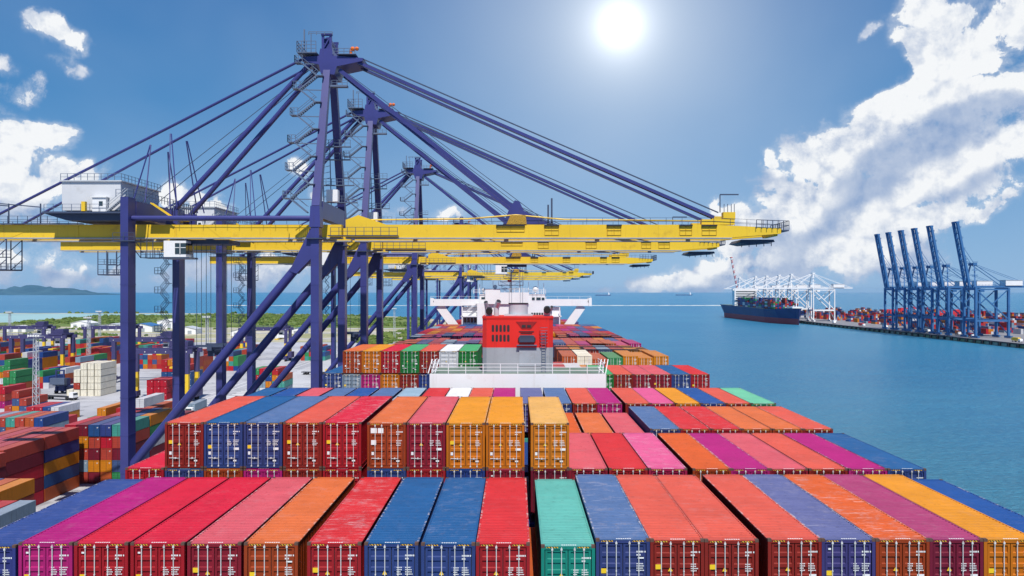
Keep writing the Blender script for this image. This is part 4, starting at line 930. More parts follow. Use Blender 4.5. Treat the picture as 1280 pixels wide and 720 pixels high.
# ------------------------------------------------------------------ quay cranes (violet frames, yellow girders)
CX0 = -47.0
def quay_crane():
    e = empty('quay_crane', (CX0, 131.0, 0))
    def bd(mbx, name, mats, parent=e, **k):
        mbx.v = [(x - CX0, y, z) for x, y, z in mbx.v]
        return mbx.build(name, mats, parent, **k)
    V, Y, K, RG = M['crane'], M['yellow'], M['crane_dk'], M['rig']
    yN, yF, XS, XL = -9.15, 9.15, -32.0, -62.2
    for yy in (yN, yF):
        mb = MB(); mb.beam((XS, yy, 3.0), (XS, yy, 53.2), 1.3, 2.0); mb.beam((XS, yy, 53.22), (XS, yy, 56.6), 1.75, 2.2, 0, 1.45, 1.9); mb.box(XS - 1.3, XS + 1.3, yy - 1.5, yy + 1.5, 51.3, 51.45, 1)
        for z in range(20, 50, 6): mb.box(XS - .69, XS + .69, yy - 1.04, yy + 1.04, z, z + .16)
        lg = bd(mb, 'leg', [V, K])
        mb = MB(); mb.prism([(XS - .66, 53.2), (XS - 4.1, 46.2), (XS - 3.0, 45.8), (XS - .66, 48.2)], yy - .8, yy + .8, 'y'); bd(mb, 'gusset', V, lg)
        mb = MB()
        for k in range(4):
            for w_ in (-2.7, -.9, .9, 2.7): pass
        for k in range(8): mb.tube((XS - .3, yy - 4.2 + k * 1.2, .62), (XS + .3, yy - 4.2 + k * 1.2, .62), .5, 12)
        mb.box(XS - .6, XS + .6, yy - 5, yy + 5, 1.0, 2.98, 1); bd(mb, 'bogie', [M['rubber'], V], lg)
        mb = MB(); mb.beam((XL, yy, 3.0), (XL, yy, 58.0), 1.25, 2.4)
        for z in range(8, 50, 6): mb.box(XL - .665, XL + .665, yy - 1.24, yy + 1.24, z, z + .16)
        mb.box(XL - 1.7, XL + 1.9, yy - 1.7, yy + 1.7, 50.9, 51.05, 1); mb.rail([(XL - 1.6, yy - 1.6, 51.05), (XL + 1.8, yy - 1.6, 51.05)], 1.2, 1.6, .07, 1)
        lg = bd(mb, 'leg', [V, K])
        mb = MB()
        for k in range(8): mb.tube((XL - .3, yy - 4.2 + k * 1.2, .62), (XL + .3, yy - 4.2 + k * 1.2, .62), .5, 12)
        mb.box(XL - .6, XL + .6, yy - 5, yy + 5, 1.0, 2.98, 1); bd(mb, 'bogie', [M['rubber'], V], lg)
        mb = MB(); mb.tube((XS - .5, yy, 50.0), (XL + .6, yy, 15.0), .72, 16); bd(mb, 'diagonal_brace', V)
        mb = MB(); mb.box(XL + .64, XS - .67, yy - .7, yy + .7, 12.6, 14.6); bd(mb, 'portal_beam', V)
        mb = MB(); mb.tube((XL + .7, yy, 54.7), (XS - .9, yy, 54.7), .42, 12); bd(mb, 'tie_tube', V)
    for xx in (XS, XL):
        mb = MB(); mb.box(xx - .7, xx + .7, yN + 1.25, yF - 1.25, 54.8, 57.6); bd(mb, 'cross_beam', V)
        mb = MB(); mb.box(xx - .6, xx + .6, yN + 1.25, yF - 1.25, 12.8, 14.5); bd(mb, 'cross_beam', V)
        mb = MB(); mb.box(xx - .5, xx + .5, yN + 5.1, yF - 5.1, 1.3, 2.8); bd(mb, 'sill_beam', V)
    # girders and boom
    for yy in (-3.6, 3.6):
        y0, y1 = yy - .7, yy + .7
        mb = MB(); mb.box(-99, -29.1, y0, y1, 51.95, 54.1); mb.box(-99, -29.1, y0 - .16, y1 + .16, 51.75, 51.94, 1)
        for k in range(9): x = -97 + k * 8; mb.box(x, x + .1, y0 - .05, y0 - .001, 51.96, 54.09)
        mb.prism([(-84, 52.0), (-79, 54.08), (-90, 54.08), (-93, 52.0)], y0 - .035, y0 - .003, 'y')
        mb.prism([(-52.0, 54.08), (-47.5, 54.08), (-47.5, 52.0), (-49.3, 52.0)], y0 - .035, y0 - .003, 'y')
        bd(mb, 'girder', [Y, M['grey']])
        mb = MB(); mb.prism([(-28.4, 51.95), (36, 51.95), (44.2, 52.6), (44.2, 53.5), (33, 54.1), (-21.6, 54.1), (-26.3, 55.7), (-28.4, 54.9)], y0, y1, 'y')
        mb.box(-28.4, 36, y0 - .16, y1 + .16, 51.75, 51.94, 1)
        for x in (-16.6, -10.4, 10.6, 21.5): mb.box(x, x + .09, y0 - .03, y0 - .002, 51.96, 54.05)
        for x, w in ((-3.2, 4.6), (4.8, 2.3), (15.2, 2.3), (27.3, 2.0), (31.0, 2.4)):            # side panels hung on the web
            h0 = 53.95; hb = 52.35 if w < 4 else 52.9
            for q in (x, x + w / 2, x + w): mb.beam((q, y0 - .06, hb), (q, y0 - .06, h0), .06, .06, 2)
            for q in (hb, (hb + h0) / 2): mb.beam((x, y0 - .06, q), (x + w, y0 - .06, q), .06, .06, 2)
            mb.box(x - .1, x + w + .1, y0 - .3, y0 - .02, h0 - .1, h0 + .14, 3)
        mb.box(31, 36.5, y0 + .1, y1 - .1, 54.11, 55.0); mb.box(34.6, 36.6, y0 + .1, y1 - .1, 55.01, 56.2)
        if yy < 0:                                                                               # pull pipes along the top
            mb.tube((-26.6, yy - .3, 54.9), (-8, yy - .3, 55.1), .13, 8); mb.tube((-8, yy - .3, 55.1), (0, yy - .3, 55.75), .13, 8); mb.tube((0, yy - .3, 55.75), (8, yy - .3, 55.0), .13, 8)
            mb.tube((8, yy - .3, 55.0), (30.8, yy - .3, 54.75), .12, 8)
        bo = bd(mb, 'boom', [Y, M['grey'], M['yellow_dk'], M['dark']])
        mb = MB(); mb.rail([(-20, y0 + .05, 54.1), (33, y0 + .05, 54.1), (44, y0 + .05, 53.55)], 1.15, 2.6, .055, 0, 2); bd(mb, 'railing', K, bo)
        mb = MB(); mb.prism([(-2.2, 54.12), (-1.2, 56.6), (-.2, 58.2), (.6, 58.0), (1.3, 56.4), (5.2, 54.3), (4, 54.12)], yy - .35, yy + .35, 'y'); mb.prism([(-1.6, 54.15), (1.8, 54.15), (1.6, 55.7), (-.9, 55.7)], yy - .8, yy - .36, 'y', 1)
        bd(mb, 'stay_anchor', [V, M['hazard']], bo)
    mb = MB()
    for x in (43.4, 30, 14, -2, -18): mb.box(x, x + .7, -2.88, 2.88, 52.3, 53.4)
    for x in (-98.6, -85, -70, -54, -40): mb.box(x, x + .7, -2.88, 2.88, 52.3, 53.4)
    bd(mb, 'cross_tie', Y)
    mb = MB(); mb.box(44.25, 45.4, -4.6, 4.6, 53.0, 53.2); mb.rail([(40, -4.6, 53.4), (45.4, -4.6, 53.2), (45.4, 4.6, 53.2)], 1.5, .9, .1, 0, 2)
    bd(mb, 'boom_tip_platform', K); mb = MB()
    mb.beam((34.2, -3.6, 56.2), (34.2, -3.6, 59.2), .14, .14); mb.beam((34.2, -3.6, 59.2), (37.3, -3.6, 59.2), .2, .2)
    for x in (34.8, 35.4, 36, 36.5): mb.beam((x, -3.9, 56.2), (x, -3.9, 57.6), .09, .09)
    bd(mb, 'lamp_arm', K); mb = MB()
    for x, h_ in ((5.4, 57.5), (6.0, 58.6)): mb.beam((x, -3.4, 54.1), (x, -3.4, h_), .28, .28)
    mb.box(5.2, 6.2, -3.6, -3.2, 54.12, 54.4); bd(mb, 'mast_stub', K); mb = MB()
    mb.prism([(37.5, 51.2), (39, 50.9), (43.6, 51.3), (43.4, 51.7), (38, 51.7)], -3, 3, 'y'); mb.rail([(38, -3, 50.4), (43, -3, 50.6)], .9, 1.2, .1); bd(mb, 'inspection_platform', K)
    # walkways and rails on the land side girder
    mb = MB(); mb.box(-99, -72, -5.2, -4.32, 54.12, 54.25); mb.rail([(-99, -5.1, 54.25), (-76, -5.1, 54.25)], 1.2, 1.7, .07, 0, 2); mb.rail([(-60, -5.0, 54.12), (-34, -5.0, 54.12)], 1.1, 2.0, .06, 0, 2)
    mb.rail([(-99, 3.6, 54.12), (-76, 3.6, 54.12)], 1.2, 1.7, .07, 0, 2)
    for x in (-84.5, -79.2): mb.beam((x, -4.4, 54.2), (x, -4.4, 57.6), .16, .16)
    mb.beam((-86, -4.4, 57.6), (-79.2, -4.4, 57.0), .16, .16); mb.beam((-92, -4.4, 57.8), (-84.5, -4.4, 57.2), .18, .18)
    mb.box(-26.2, -19.5, -6.1, -4.4, 52.1, 52.22); mb.rail([(-30.5, -6.0, 52.22), (-19.5, -6.0, 52.22)], 1.3, 1.3, .08, 0, 2); mb.box(-31.0, -26.21, -6.1, -4.4, 52.1, 52.22)
    bd(mb, 'walkway', K)
    mb = MB()                                                                                    # hanging maintenance cage at the back reach
    for yy in (-5, -1):
        for x in (-90.5, -88.6, -86.4, -84.5): mb.beam((x, yy, 46.6), (x, yy, 51.7), .14, .14)
        mb.beam((-90.5, yy, 46.6), (-84.5, yy, 46.6), .2, .2); mb.beam((-90.5, yy, 48.8), (-86.4, yy, 48.8), .14, .14)
        for k in range(3): mb.beam((-86.4, yy, 46.6 + k * 1.7), (-84.5, yy, 48.3 + k * 1.7), .1, .1)
        mb.rail([(-90.5, yy, 46.6), (-84.5, yy, 46.6)], 1.1, 1.2, .08, 0, 2); mb.rail([(-90.5, yy, 48.8), (-86.4, yy, 48.8)], 1.1, 1.2, .08, 0, 2)
    mb.box(-90.5, -84.5, -5, -1, 46.45, 46.55); bd(mb, 'maintenance_cage', K)
    # apex
    mb = MB(); mb.prism([(-36.2, 82.0), (-33.3, 81.3), (-33.0, 79.8), (-30.7, 79.6), (-30.3, 81.0), (-26.0, 81.9), (-25.8, 82.4), (-30.8, 82.8), (-31.1, 84.0), (-33.1, 84.0), (-33.3, 82.8), (-36.0, 82.6)], -2.6, 2.6, 'y')
    for yo in (-2.4, 2.0): mb.box(-32.9, -32.5, yo, yo + .4, 84.0, 86.3); mb.box(-31.6, -31.2, yo, yo + .4, 84.0, 86.3); mb.box(-33.0, -31.1, yo, yo + .4, 86.31, 86.6); mb.beam((-32.7, yo + .2, 84.0), (-31.4, yo + .2, 86.3), .2, .2)
    mb.box(-32.6, -31.5, -2.0, 2.0, 84.01, 85.0); mb.tube((-32.05, -1.6, 85.6), (-32.05, 1.6, 85.6), .65, 14)
    hd = bd(mb, 'apex_head', V)
    mb = MB(); mb.box(-36.8, -33.5, -3.4, 3.0, 83.05, 83.2); mb.rail([(-33.6, -3.4, 83.2), (-36.8, -3.4, 83.2), (-36.8, 3, 83.2)], 1.8, .9, .1, 0, 3); mb.beam((-35.6, -3.2, 83.2), (-35.6, -3.2, 87), .2, .2)
    mb.rail([(-35.0, -2.7, 86.3), (-31, -2.7, 86.3)], .5, 1.2, .1); mb.beam((-34.6, -2.7, 83.2), (-34.6, -2.7, 86.6), .12, .12); mb.rail([(-30.9, -2.7, 83.0), (-27.2, -2.7, 83.0)], 1.0, .9, .1); mb.box(-30.2, -27, -3, 0, 82.95, 83.04)
    bd(mb, 'apex_platform', RG, hd); mb = MB(); mb.box(-31.2, -28.4, -3.2, -2.2, 77.4, 77.7); mb.rail([(-31, -3.1, 77.7), (-28.4, -3.1, 77.7)], .8, .9, .08); bd(mb, 'apex_platform', RG, hd)
    mb = MB(); mb.tube((-27.9, -2.5, 83.1), (-27.9, -2.5, 83.7), .22, 8); mb.ball((-27.6, -2.5, 83.95), .42, 8); mb.ball((-26.9, -2.5, 84.0), .36, 8); bd(mb, 'warning_light', M['orange'], hd)
    for y0, y1, s in ((yN, -2.0, -1), (yF, 2.0, 1)):
        mb = MB(); mb.beam((XS, y0, 56.5), (XS, y1, 80.5), 1.3, 1.35, 0, 1.15, 1.1); cl = bd(mb, 'tower_column', V)
    mb = MB()                                                                                    # zigzag stairs up the near column
    z = 55.5; k = 0; n = 11; dz = (81.5 - z) / n
    for k in range(n):
        t0 = k / n; yb = yN + (yN * -1 - 2) * t0 * 1.0
        xa, xb = (-36.2, -33.4) if k % 2 else (-33.4, -36.2)
        z0, z1 = 55.5 + k * dz, 55.5 + (k + 1) * dz
        for yo in (-.45, .45): mb.beam((xa, yb + yo, z0 + .1), (xb, yb + yo, z1), .1, .22); mb.beam((xa, yb + yo, z0 + 1.1), (xb, yb + yo, z1 + 1.0), .07, .07)
        for q in range(9): u = (q + .5) / 9; mb.box(xa + (xb - xa) * u - .12, xa + (xb - xa) * u + .12, yb - .42, yb + .42, z0 + (z1 - z0) * u, z0 + (z1 - z0) * u + .06)
        xo = xb - (1.0 if xb < -35 else -.1); mb.box(min(xo, xo + 1.0), max(xo, xo + 1.0), yb - .7, yb + .7, z1 - .08, z1 + .04)
        if xb < -35: mb.rail([(xo, yb - .7, z1), (xo + 1.3, yb - .7, z1)], 1.15, .65, .09); mb.rail([(xo, yb - .7, z1), (xo, yb + .7, z1)], 1.15, .7, .09)
        mb.beam((xb, yb, z1 - .1), (XS - .6, yb + .3, z1 - .1), .14, .14)
    bd(mb, 'stair_tower', RG)
    mb = MB()
    for z, w in ((68.6, 2.6), (66.4, 2.4), (62.0, 2.8), (59.0, 3.2)):
        yb = yF * (1 - (z - 56) / 31) ; mb.box(XS - 3.2, XS + w, yb - 1.6, yb - .9, z, z + .14); mb.rail([(XS - 3.2, yb - 1.6, z + .14), (XS + w, yb - 1.6, z + .14)], 1.1, .95, .08)
    for x in (-34.3, -33.0):
        mb.beam((x, 5.0, 56), (x, 3.6, 69), .14, .14)
    for q in range(12): mb.beam((-34.3, 5 - q * .115, 56.6 + q * 1.05), (-33.0, 5 - q * .115, 56.9 + q * 1.05), .08, .08)
    mb.box(-33.6, -31.6, 3.6, 5.0, 58.9, 61.0, 1)
    bd(mb, 'service_platform', [RG, M['white']])
    # stays
    for s in (-1, 1):
        mb = MB(); mb.tube((-34.6, s * 1.9, 82.0), (-57.6, s * 3.4, 56.4), .43, 12); mb.box(-58.6, -56.6, s * 3.4 - .5, s * 3.4 + .5, 54.15, 56.6); bd(mb, 'back_leg', V)
        mb = MB(); mb.tube((-36.0, s * 2.2, 82.4), (-88.5, s * 4.4, 54.6), .23, 8); mb.box(-89.3, -87.8, s * 4.0 - .3, s * 4.0 + .3, 54.1, 55.0); bd(mb, 'backstay', V)
        mb = MB(); mb.beam((-27.4, s * 1.9, 82.1), (33.2, s * 3.5, 55.4), .4, .48); bd(mb, 'forestay', V)
        mb = MB(); mb.beam((-26.2, s * 1.5, 82.6), (34.0, s * 3.3, 56.2), .16, .2); bd(mb, 'boom_rope', K)
        mb = MB(); mb.beam((-27.2, s * 1.2, 81.8), (33.0, s * 3.0, 55.2), .14, .14); bd(mb, 'boom_rope', K)
        mb = MB(); mb.beam((-30.0, s * 1.8, 80.6), (-.6, s * 3.6, 57.2), .5, .66); bd(mb, 'forestay', V)
        mb = MB(); mb.beam((-28.8, s * 1.7, 80.2), (4.6, s * 3.4, 55.0), .1, .1); mb.beam((-35, s * 1.2, 81), (-66, s * 2.5, 56), .09, .09); bd(mb, 'hoist_rope', K)
        mb = MB()
        for x0, x1, z1, y_ in ((-62.6, -63.6, 58, yN), (-61.8, -59.0, 58, -3)):
            pass
        mb.beam((-62.6, s * 6.8, 57.6), (-61.5, s * 3.2, 67.6), .15, .15); mb.beam((-61.0, s * 6.0, 57.6), (-61.4, s * 3.2, 67.6), .15, .15)
        mb.beam((-57.2, s * 5.5, 57.0), (-58.2, s * 3.1, 69.5), .15, .15); mb.beam((-56.0, s * 5.5, 57.0), (-58.0, s * 3.1, 69.5), .15, .15); bd(mb, 'hanger_strut', V)
    # machinery house on its platform
    mb = MB(); mb.box(-74.2, -64.6, -6.8, 6.4, 56.2, 60.9); mb.box(-74.5, -64.3, -7.1, 6.7, 60.902, 61.1, 1)
    mh = bd(mb, 'machinery_house', [mat('house_panel', (0.62, 0.63, 0.65), .5, var=.05, vscale=.15, stain=(.40, .36, .33), stain_amt=.25), M['lgrey']])
    mb = MB(); mb.box(-76.6, -63.4, -8.2, 7.2, 55.6, 55.9); mb.prism([(-76.6, 55.6), (-63.4, 55.6), (-64.5, 54.5), (-73, 54.5)], -7.5, 6.5, 'y'); bd(mb, 'house_platform', K, mh)
    mb = MB(); mb.rail([(-76.4, -8.0, 55.9), (-66, -8.0, 55.9)], 1.2, 1.5, .07, 0, 2); mb.rail([(-74.3, -7.0, 61.1), (-64.4, -7.0, 61.1), (-64.4, 6.6, 61.1)], 1.1, 1.1, .07, 0, 2); bd(mb, 'railing', RG, mh)
    mb = MB(); mb.box(-68.8, -66.6, -7.6, -6.85, 55.95, 58.2); mb.box(-67.7, -67.1, -7.66, -7.601, 56.9, 57.6, 1); mb.box(-69.0, -66.4, -7.8, -6.85, 58.21, 58.35); bd(mb, 'door', [M['white'], M['glass']], mh)
    mb = MB(); mb.box(-70.2, -69.6, -8.3, -7.7, 55.95, 57.5); bd(mb, 'locker', M['yellow'], mh)
    mb = MB()
    for yo in (-8.0, -7.2): mb.beam((-66.4, yo, 55.9), (-63.2, yo, 58.6), .12, .2); mb.beam((-66.4, yo, 57.0), (-63.2, yo, 59.7), .08, .08)
    for q in range(10): mb.box(-66.4 + q * .32, -66.15 + q * .32, -8, -7.2, 55.95 + q * .27, 56.02 + q * .27)
    bd(mb, 'stair', M['lgrey'], mh)
    mb = MB(); mb.rail([(-63.6, -10.2, 58.0), (-60.8, -10.2, 58.0), (-60.8, 8, 58.0)], 1.2, 1.1, .08, 0, 2); mb.box(-60.7, -57.5, -6, 6, 55.2, 55.4, 1)
    for yo in (-5.4, -4.7): mb.beam((-60.4, yo, 57.6), (-56.8, yo, 55.2), .16, .2, 1)
    mb.rail([(-57.0, -4.5, 56.4), (-57.0, 4.5, 56.4)], 1.6, .8, .1); bd(mb, 'portal_platform', [RG, Y])
    # trolley, cab, ropes and spreader
    mb = MB(); mb.box(-57.5, -48.5, -2.6, 2.6, 51.0, 51.7); tr = bd(mb, 'trolley', K)
    mb = MB(); mb.box(-58.6, -54.9, -4.6, -1.6, 48.7, 51.4); mb.box(-59.0, -54.3, -5.0, -1.2, 48.4, 48.69, 2); mb.box(-56.7, -54.88, -4.66, -2.0, 49.2, 51.0, 1); mb.box(-55.9, -55.8, -4.7, -4.661, 49.2, 51.0, 0); mb.box(-56.7, -54.9, -4.7, -4.661, 50.2, 50.3, 0)
    bd(mb, 'operator_cab', [M['white'], M['glass'], M['grey']], tr)
    mb = MB(); mb.box(-62.2, -59.1, -5, -2, 48.5, 48.6)
    for x in (-62.2, -61.2, -60.2): mb.beam((x, -5, 48.6), (x, -5, 51.7), .1, .1)
    mb.beam((-64.6, -5, 51.7), (-62.2, -5, 48.5), .1, .1); mb.beam((-63.4, -5, 51.7), (-62.2, -5, 50.0), .1, .1); mb.rail([(-62.2, -5, 48.6), (-59.1, -5, 48.6)], 1.0, .8, .08, 0, 2); bd(mb, 'cab_ladder', K, tr)
    mb = MB()
    for x in (-54.2, -53.4, -50.6, -49.8):
        for yo in (-2, 2): mb.beam((x, yo, 33.9), (x, yo, 51.0), .07, .07)
    bd(mb, 'hoist_rope', K, tr)
    mb = MB(); mb.box(-52.6, -51.4, -1.4, 1.4, 32.5, 32.9); mb.box(-54.3, -49.7, -2.1, -1.9, 33.5, 33.9); mb.box(-54.3, -49.7, 1.9, 2.1, 33.5, 33.9); mb.box(-52.4, -51.6, -2.2, 2.2, 32.91, 33.6)
    for yo in (-1.4, 1.0): mb.box(-52.6, -51.4, yo, yo + .4, 31.9, 32.49)
    bd(mb, 'spreader', K, tr)
    mb = MB()                                                                                    # zigzag stair hung on the far landside leg
    for k in range(9):
        z0 = 34 + k * 1.75; xa, xb = (-64.6, -63.3) if k % 2 else (-63.3, -64.6)
        for yo in (0, .8): mb.beam((xa, yF - 2.2 + yo, z0), (xb, yF - 2.2 + yo, z0 + 1.6), .07, .1); mb.beam((xa, yF - 2.2 + yo, z0 + 1.1), (xb, yF - 2.2 + yo, z0 + 2.7), .07, .07)
        mb.box(xb - .9 if xb < -64 else xb - .3, xb + .4, yF - 2.4, yF - 1.2, z0 + 1.6, z0 + 1.7)
        if k % 2 == 0: mb.rail([(-65.5, yF - 2.4, z0 + 1.7), (-64.3, yF - 2.4, z0 + 1.7)], 1.1, .6, .08)
    bd(mb, 'stair', RG)
    return e
qc = quay_crane()
QL = ['nearest tall violet quay crane with a yellow boom over the ship', 'second violet quay crane with a yellow boom, behind the nearest one', 'third violet quay crane from the camera, its cab far out over the ship',
      'fourth violet quay crane from the camera, behind the white bridge', 'fifth violet quay crane from the camera, almost hidden', 'farthest violet quay crane at the end of the quay']
cranes = []
for i, (dd, tx) in enumerate(((131, 0), (169.5, 16), (250, 52), (448, 30), (520, 20), (610, 10))):
    o = qc if i == 0 else copy_tree(qc); o.location.y = dd; tag(o, QL[i], 'quay crane', 'violet quay cranes along the berth'); cranes.append(o)
    for ch in o.children:
        if ch.name.startswith('trolley'): ch.location.x = tx

# ------------------------------------------------------------------ the terminal across the water
mb = MB(); mb.prism([(415.5, 470), (415.5, 1480), (1500, 1480), (1500, 470)], SEA - 2, -0.4, 'z'); struct(mb.build('far_ground', M['land']))
mb = MB(); mb.box(415.0, 900, 469, 1478, -.39, 0.0); struct(mb.build('far_quay', M['concrete']))
mb = MB()
x = 470.5
while x < 1476: mb.box(413.6, 414.99, x, x + 2.2, SEA + .6, -.5); x += 12
mb.box(414.3, 414.98, 470, 1476, -1.2, -.45); tag(mb.build('fender_row', M['dark']), 'row of dark rubber fenders along the far quay edge', 'fenders', kind='stuff')
def far_crane(d, colour, label, group, up, name, xs=421.0, striped=False):
    e = tag(empty(name, (xs, d, 0)), label, 'quay crane', group); m_ = M[colour]; tk = .72 if colour == 'white' else 1.0
    for x in (0, 30):
        for yy in (-9, 9):
            mb = MB(); mb.box(x - .9 * tk, x + .9 * tk, yy - 1.1 * tk, yy + 1.1 * tk, 2.2, 46 if x else 47)
            lg = mb.build('leg', m_, e); mb = MB(); mb.box(x - 1.1, x + 1.1, yy - 4.6, yy + 4.6, .3, 2.19); mb.build('bogie', m_, lg)
    mb = MB()
    for yy in (-9, 9):
        mb.box(.91, 29.09, yy - .7, yy + .7, 15, 17); mb.beam((.9, yy, 44), (29, yy, 18), 1.0, 1.0); mb.beam((29.1, yy, 44), (15, yy, 31), .8, .8); mb.box(.91, 29.09, yy - .5, yy + .5, 44, 45.2)
    for x in (0, 30): mb.box(x - .7, x + .7, -7.89, 7.89, 15, 17); mb.box(x - .8, x + .8, -7.89, 7.89, 44, 46.2); mb.beam((x, -7.9, 4), (x, 7.9, 14.8), .6, .6)
    mb.build('portal_frame', m_, e)
    mb = MB()
    for yy in (-3.2, 3.2): mb.box(-1.5, 58, yy - .6 * tk, yy + .6 * tk, 48.2 - 1.9 * tk, 48.2)
    mb.rail([(0, -4, 48.2), (58, -4, 48.2)], 1.2, 3, .12); mb.build('girder', m_, e)
    mb = MB()
    for yy in (-8, 8): mb.beam((0, yy, 47), (2.5, yy * .35, 68), 1.1, 1.1, 0, .9, .9); mb.beam((3, yy * .35, 67.5), (31, yy * .5, 48.2), .55, .55); mb.beam((3, yy * .3, 68), (56, yy * .4, 48.4), .3, .3)
    mb.box(.8, 4.4, -4, 4, 66.8, 69.2); mb.rail([(.6, -4.2, 69.2), (4.6, -4.2, 69.2)], 1.2, 1, .15)
    for z in (52, 57, 62): mb.box(-1.6, 3.4, -6.5, -5.5, z, z + .3); mb.rail([(-1.6, -6.5, z + .3), (3.4, -6.5, z + .3)], 1.1, 1.2, .14)
    mb.build('apex_frame', m_, e)
    mb = MB(); mb.box(30.5, 46, -4.5, 4.5, 48.25, 53); mb.box(30.2, 46.3, -4.8, 4.8, 53.01, 53.3, 1); mb.build('machinery_house', [M['white'], M['lgrey']], e)
    mb = MB(); mb.box(8, 12, -2.6, 2.6, 42.2, 45.4); mb.box(7.9, 8.0, -2.2, 2.2, 43, 45, 1); mb.build('operator_cab', [M['white'] if colour == 'white' else m_, M['glass']], e)
    p0 = Vector((-2.2, 0, 47.3)); tip = Vector((-13.5, 0, 106.5)) if up else Vector((-53, 0, 47.4))
    mb = MB()
    for yy in (-3.2, 3.2):
        N_ = 12
        for k in range(N_):
            a_ = p0.lerp(tip, k / N_) + Vector((0, yy, 0)); b_ = p0.lerp(tip, (k + 1) / N_) + Vector((0, yy, 0)); mb.beam(a_, b_, 1.9 if up and not striped else 1.2 * tk, 2.5 if up and not striped else 1.8 * tk, (k % 2) if striped else 0)
    for k in range(13):
        c = p0.lerp(tip, k / 12); mb.beam(c + Vector((0, -2.5, 0)), c + Vector((0, 2.5, 0)), .7, .7)
    if up:
        for k in range(1, 12, 2): c = p0.lerp(tip, k / 12); mb.box(c.x + .8, c.x + 2.0, -4, 4, c.z, c.z + .35); mb.rail([(c.x + 2, -4, c.z + .35), (c.x + 2, 4, c.z + .35)], 1.2, 1.6, .16)
        mb.box(tip.x - 1.4, tip.x + 1.6, -4, 4, tip.z - .4, tip.z + 1.0)
    mb.build('boom', [M['farred'] if striped else m_, M['white']], e)
    mb = MB()
    if up:
        for yy in (-2.4, 2.4): mb.beam((2.5, yy, 68), (-6.2, yy, 71), .4, .4); mb.beam((2.5, yy, 68.6), (-9, yy, 86), .3, .3)
    else:
        for yy in (-2.4, 2.4): mb.beam((2.5, yy, 68), (-24, yy, 48.5), .5, .5); mb.beam((2.5, yy, 68.4), (-48, yy, 48.5), .45, .45)
    mb.build('forestay', m_, e)
    return e
BL = ['nearest and rightmost of the blue cranes, its boom raised', 'blue crane with raised boom, second from the right', 'blue crane with raised boom, third from the right', 'blue crane with raised boom, third from the left', 'blue crane with raised boom, second from the left', 'leftmost and farthest of the blue cranes with raised booms']
for i, d in enumerate((705, 749, 778, 805, 832, 858)): far_crane(d, 'seablue', BL[i], 'blue cranes on the far quay', True, 'blue_quay_crane')
WL = ['rightmost and nearest white crane, boom lowered over the moored ship', 'second white crane from the right, boom lowered over the moored ship', 'middle white crane with its boom lowered over the moored ship', 'fourth white crane from the right, over the moored ship', 'farthest and leftmost white crane, near the stern of the moored ship']
for i, d in enumerate((1085, 1170, 1225, 1285, 1345)): far_crane(d, 'white', WL[i], 'white cranes on the far quay', False, 'white_quay_crane')
far_crane(1440, 'white', 'red and white striped crane boom raised at the stern of the moored ship', 'striped crane', True, 'striped_quay_crane', striped=True)
# cargo of the far terminal
rs3 = random.Random(77)
for d0 in range(500, 1420, 26):
    for xb in (470, 505, 545, 590, 640, 700, 760):
        if rs3.random() < .22: continue
        n = rs3.randint(4, 8)
        for c_ in range(n):
            for t_ in range(max(0, rs3.randint(1, 5))): heap(xb + c_ * 2.55, d0, t_ * 2.59, rs3.choice(['brick', 'red', 'crimson', 'blue', 'indigo', 'palegrey', 'orange', 'navy', 'white', 'brick', 'amber']))
for i, (d, xl) in enumerate(((1180, 600), (1080, 530), (1000, 560), (905, 500))):
    w = 26; e = tag(empty('red_gantry_crane', (xl + w / 2, d, 0)), '%s red yard gantry crane across the water, counted from the camera' % ORD[3 - i], 'gantry crane', 'red gantry cranes on the far terminal')
    for yy in (-4.5, 4.5):
        mb = MB(); mb.box(-w / 2 - 1, w / 2 + 1, yy - .7, yy + .7, 15.5, 17.2); mb.build('girder', M['farred'], e)
        for x in (-w / 2, w / 2): mb = MB(); mb.box(x - .9, x + .9, yy - .8, yy + .8, 1.6, 15.49); mb.box(x - .6, x + .6, yy - 2.5, yy + 2.5, .1, 1.59); mb.build('leg', M['farred'], e)
    mb = MB(); mb.box(2, 9, -5, 5, 17.25, 19); mb.build('trolley', M['farred'], e)
rq = random.Random(8)
QLB = ['white', 'yellow', 'farred', 'orange', 'lgrey', 'white', 'farred', 'white']
for i, d in enumerate((600, 640, 705, 748, 795, 880, 930, 1010)):
    c = QLB[i]; e = tag(empty('service_truck', (422 + rq.uniform(0, 14), d, 0), R(rq.uniform(-20, 20))), '%s truck parked on the far quay, %s from the camera along it' % ({'white': 'white', 'yellow': 'yellow', 'farred': 'red', 'orange': 'orange', 'lgrey': 'grey'}[c], ORD[i]), 'truck', 'trucks on the far quay')
    mb = MB(); mb.box(-1.3, 1.3, 0, 7, 1.2, 3.9); mb.build('cargo_body', M[c], e)
    mb = MB(); mb.prism([(-2.4, .8), (-2.4, 2.0), (-1.9, 3.0), (-.1, 3.0), (-.1, .8)], -1.25, 1.25, 'x'); mb.build('cab', M['white'], e)
    for yy in (-1.4, 2, 5.6):
        for xx in (-1.1, 1.1): mb = MB(); mb.tube((xx - .2, yy, .5), (xx + .2, yy, .5), .5, 10); mb.build('wheel', M['rubber'], e)
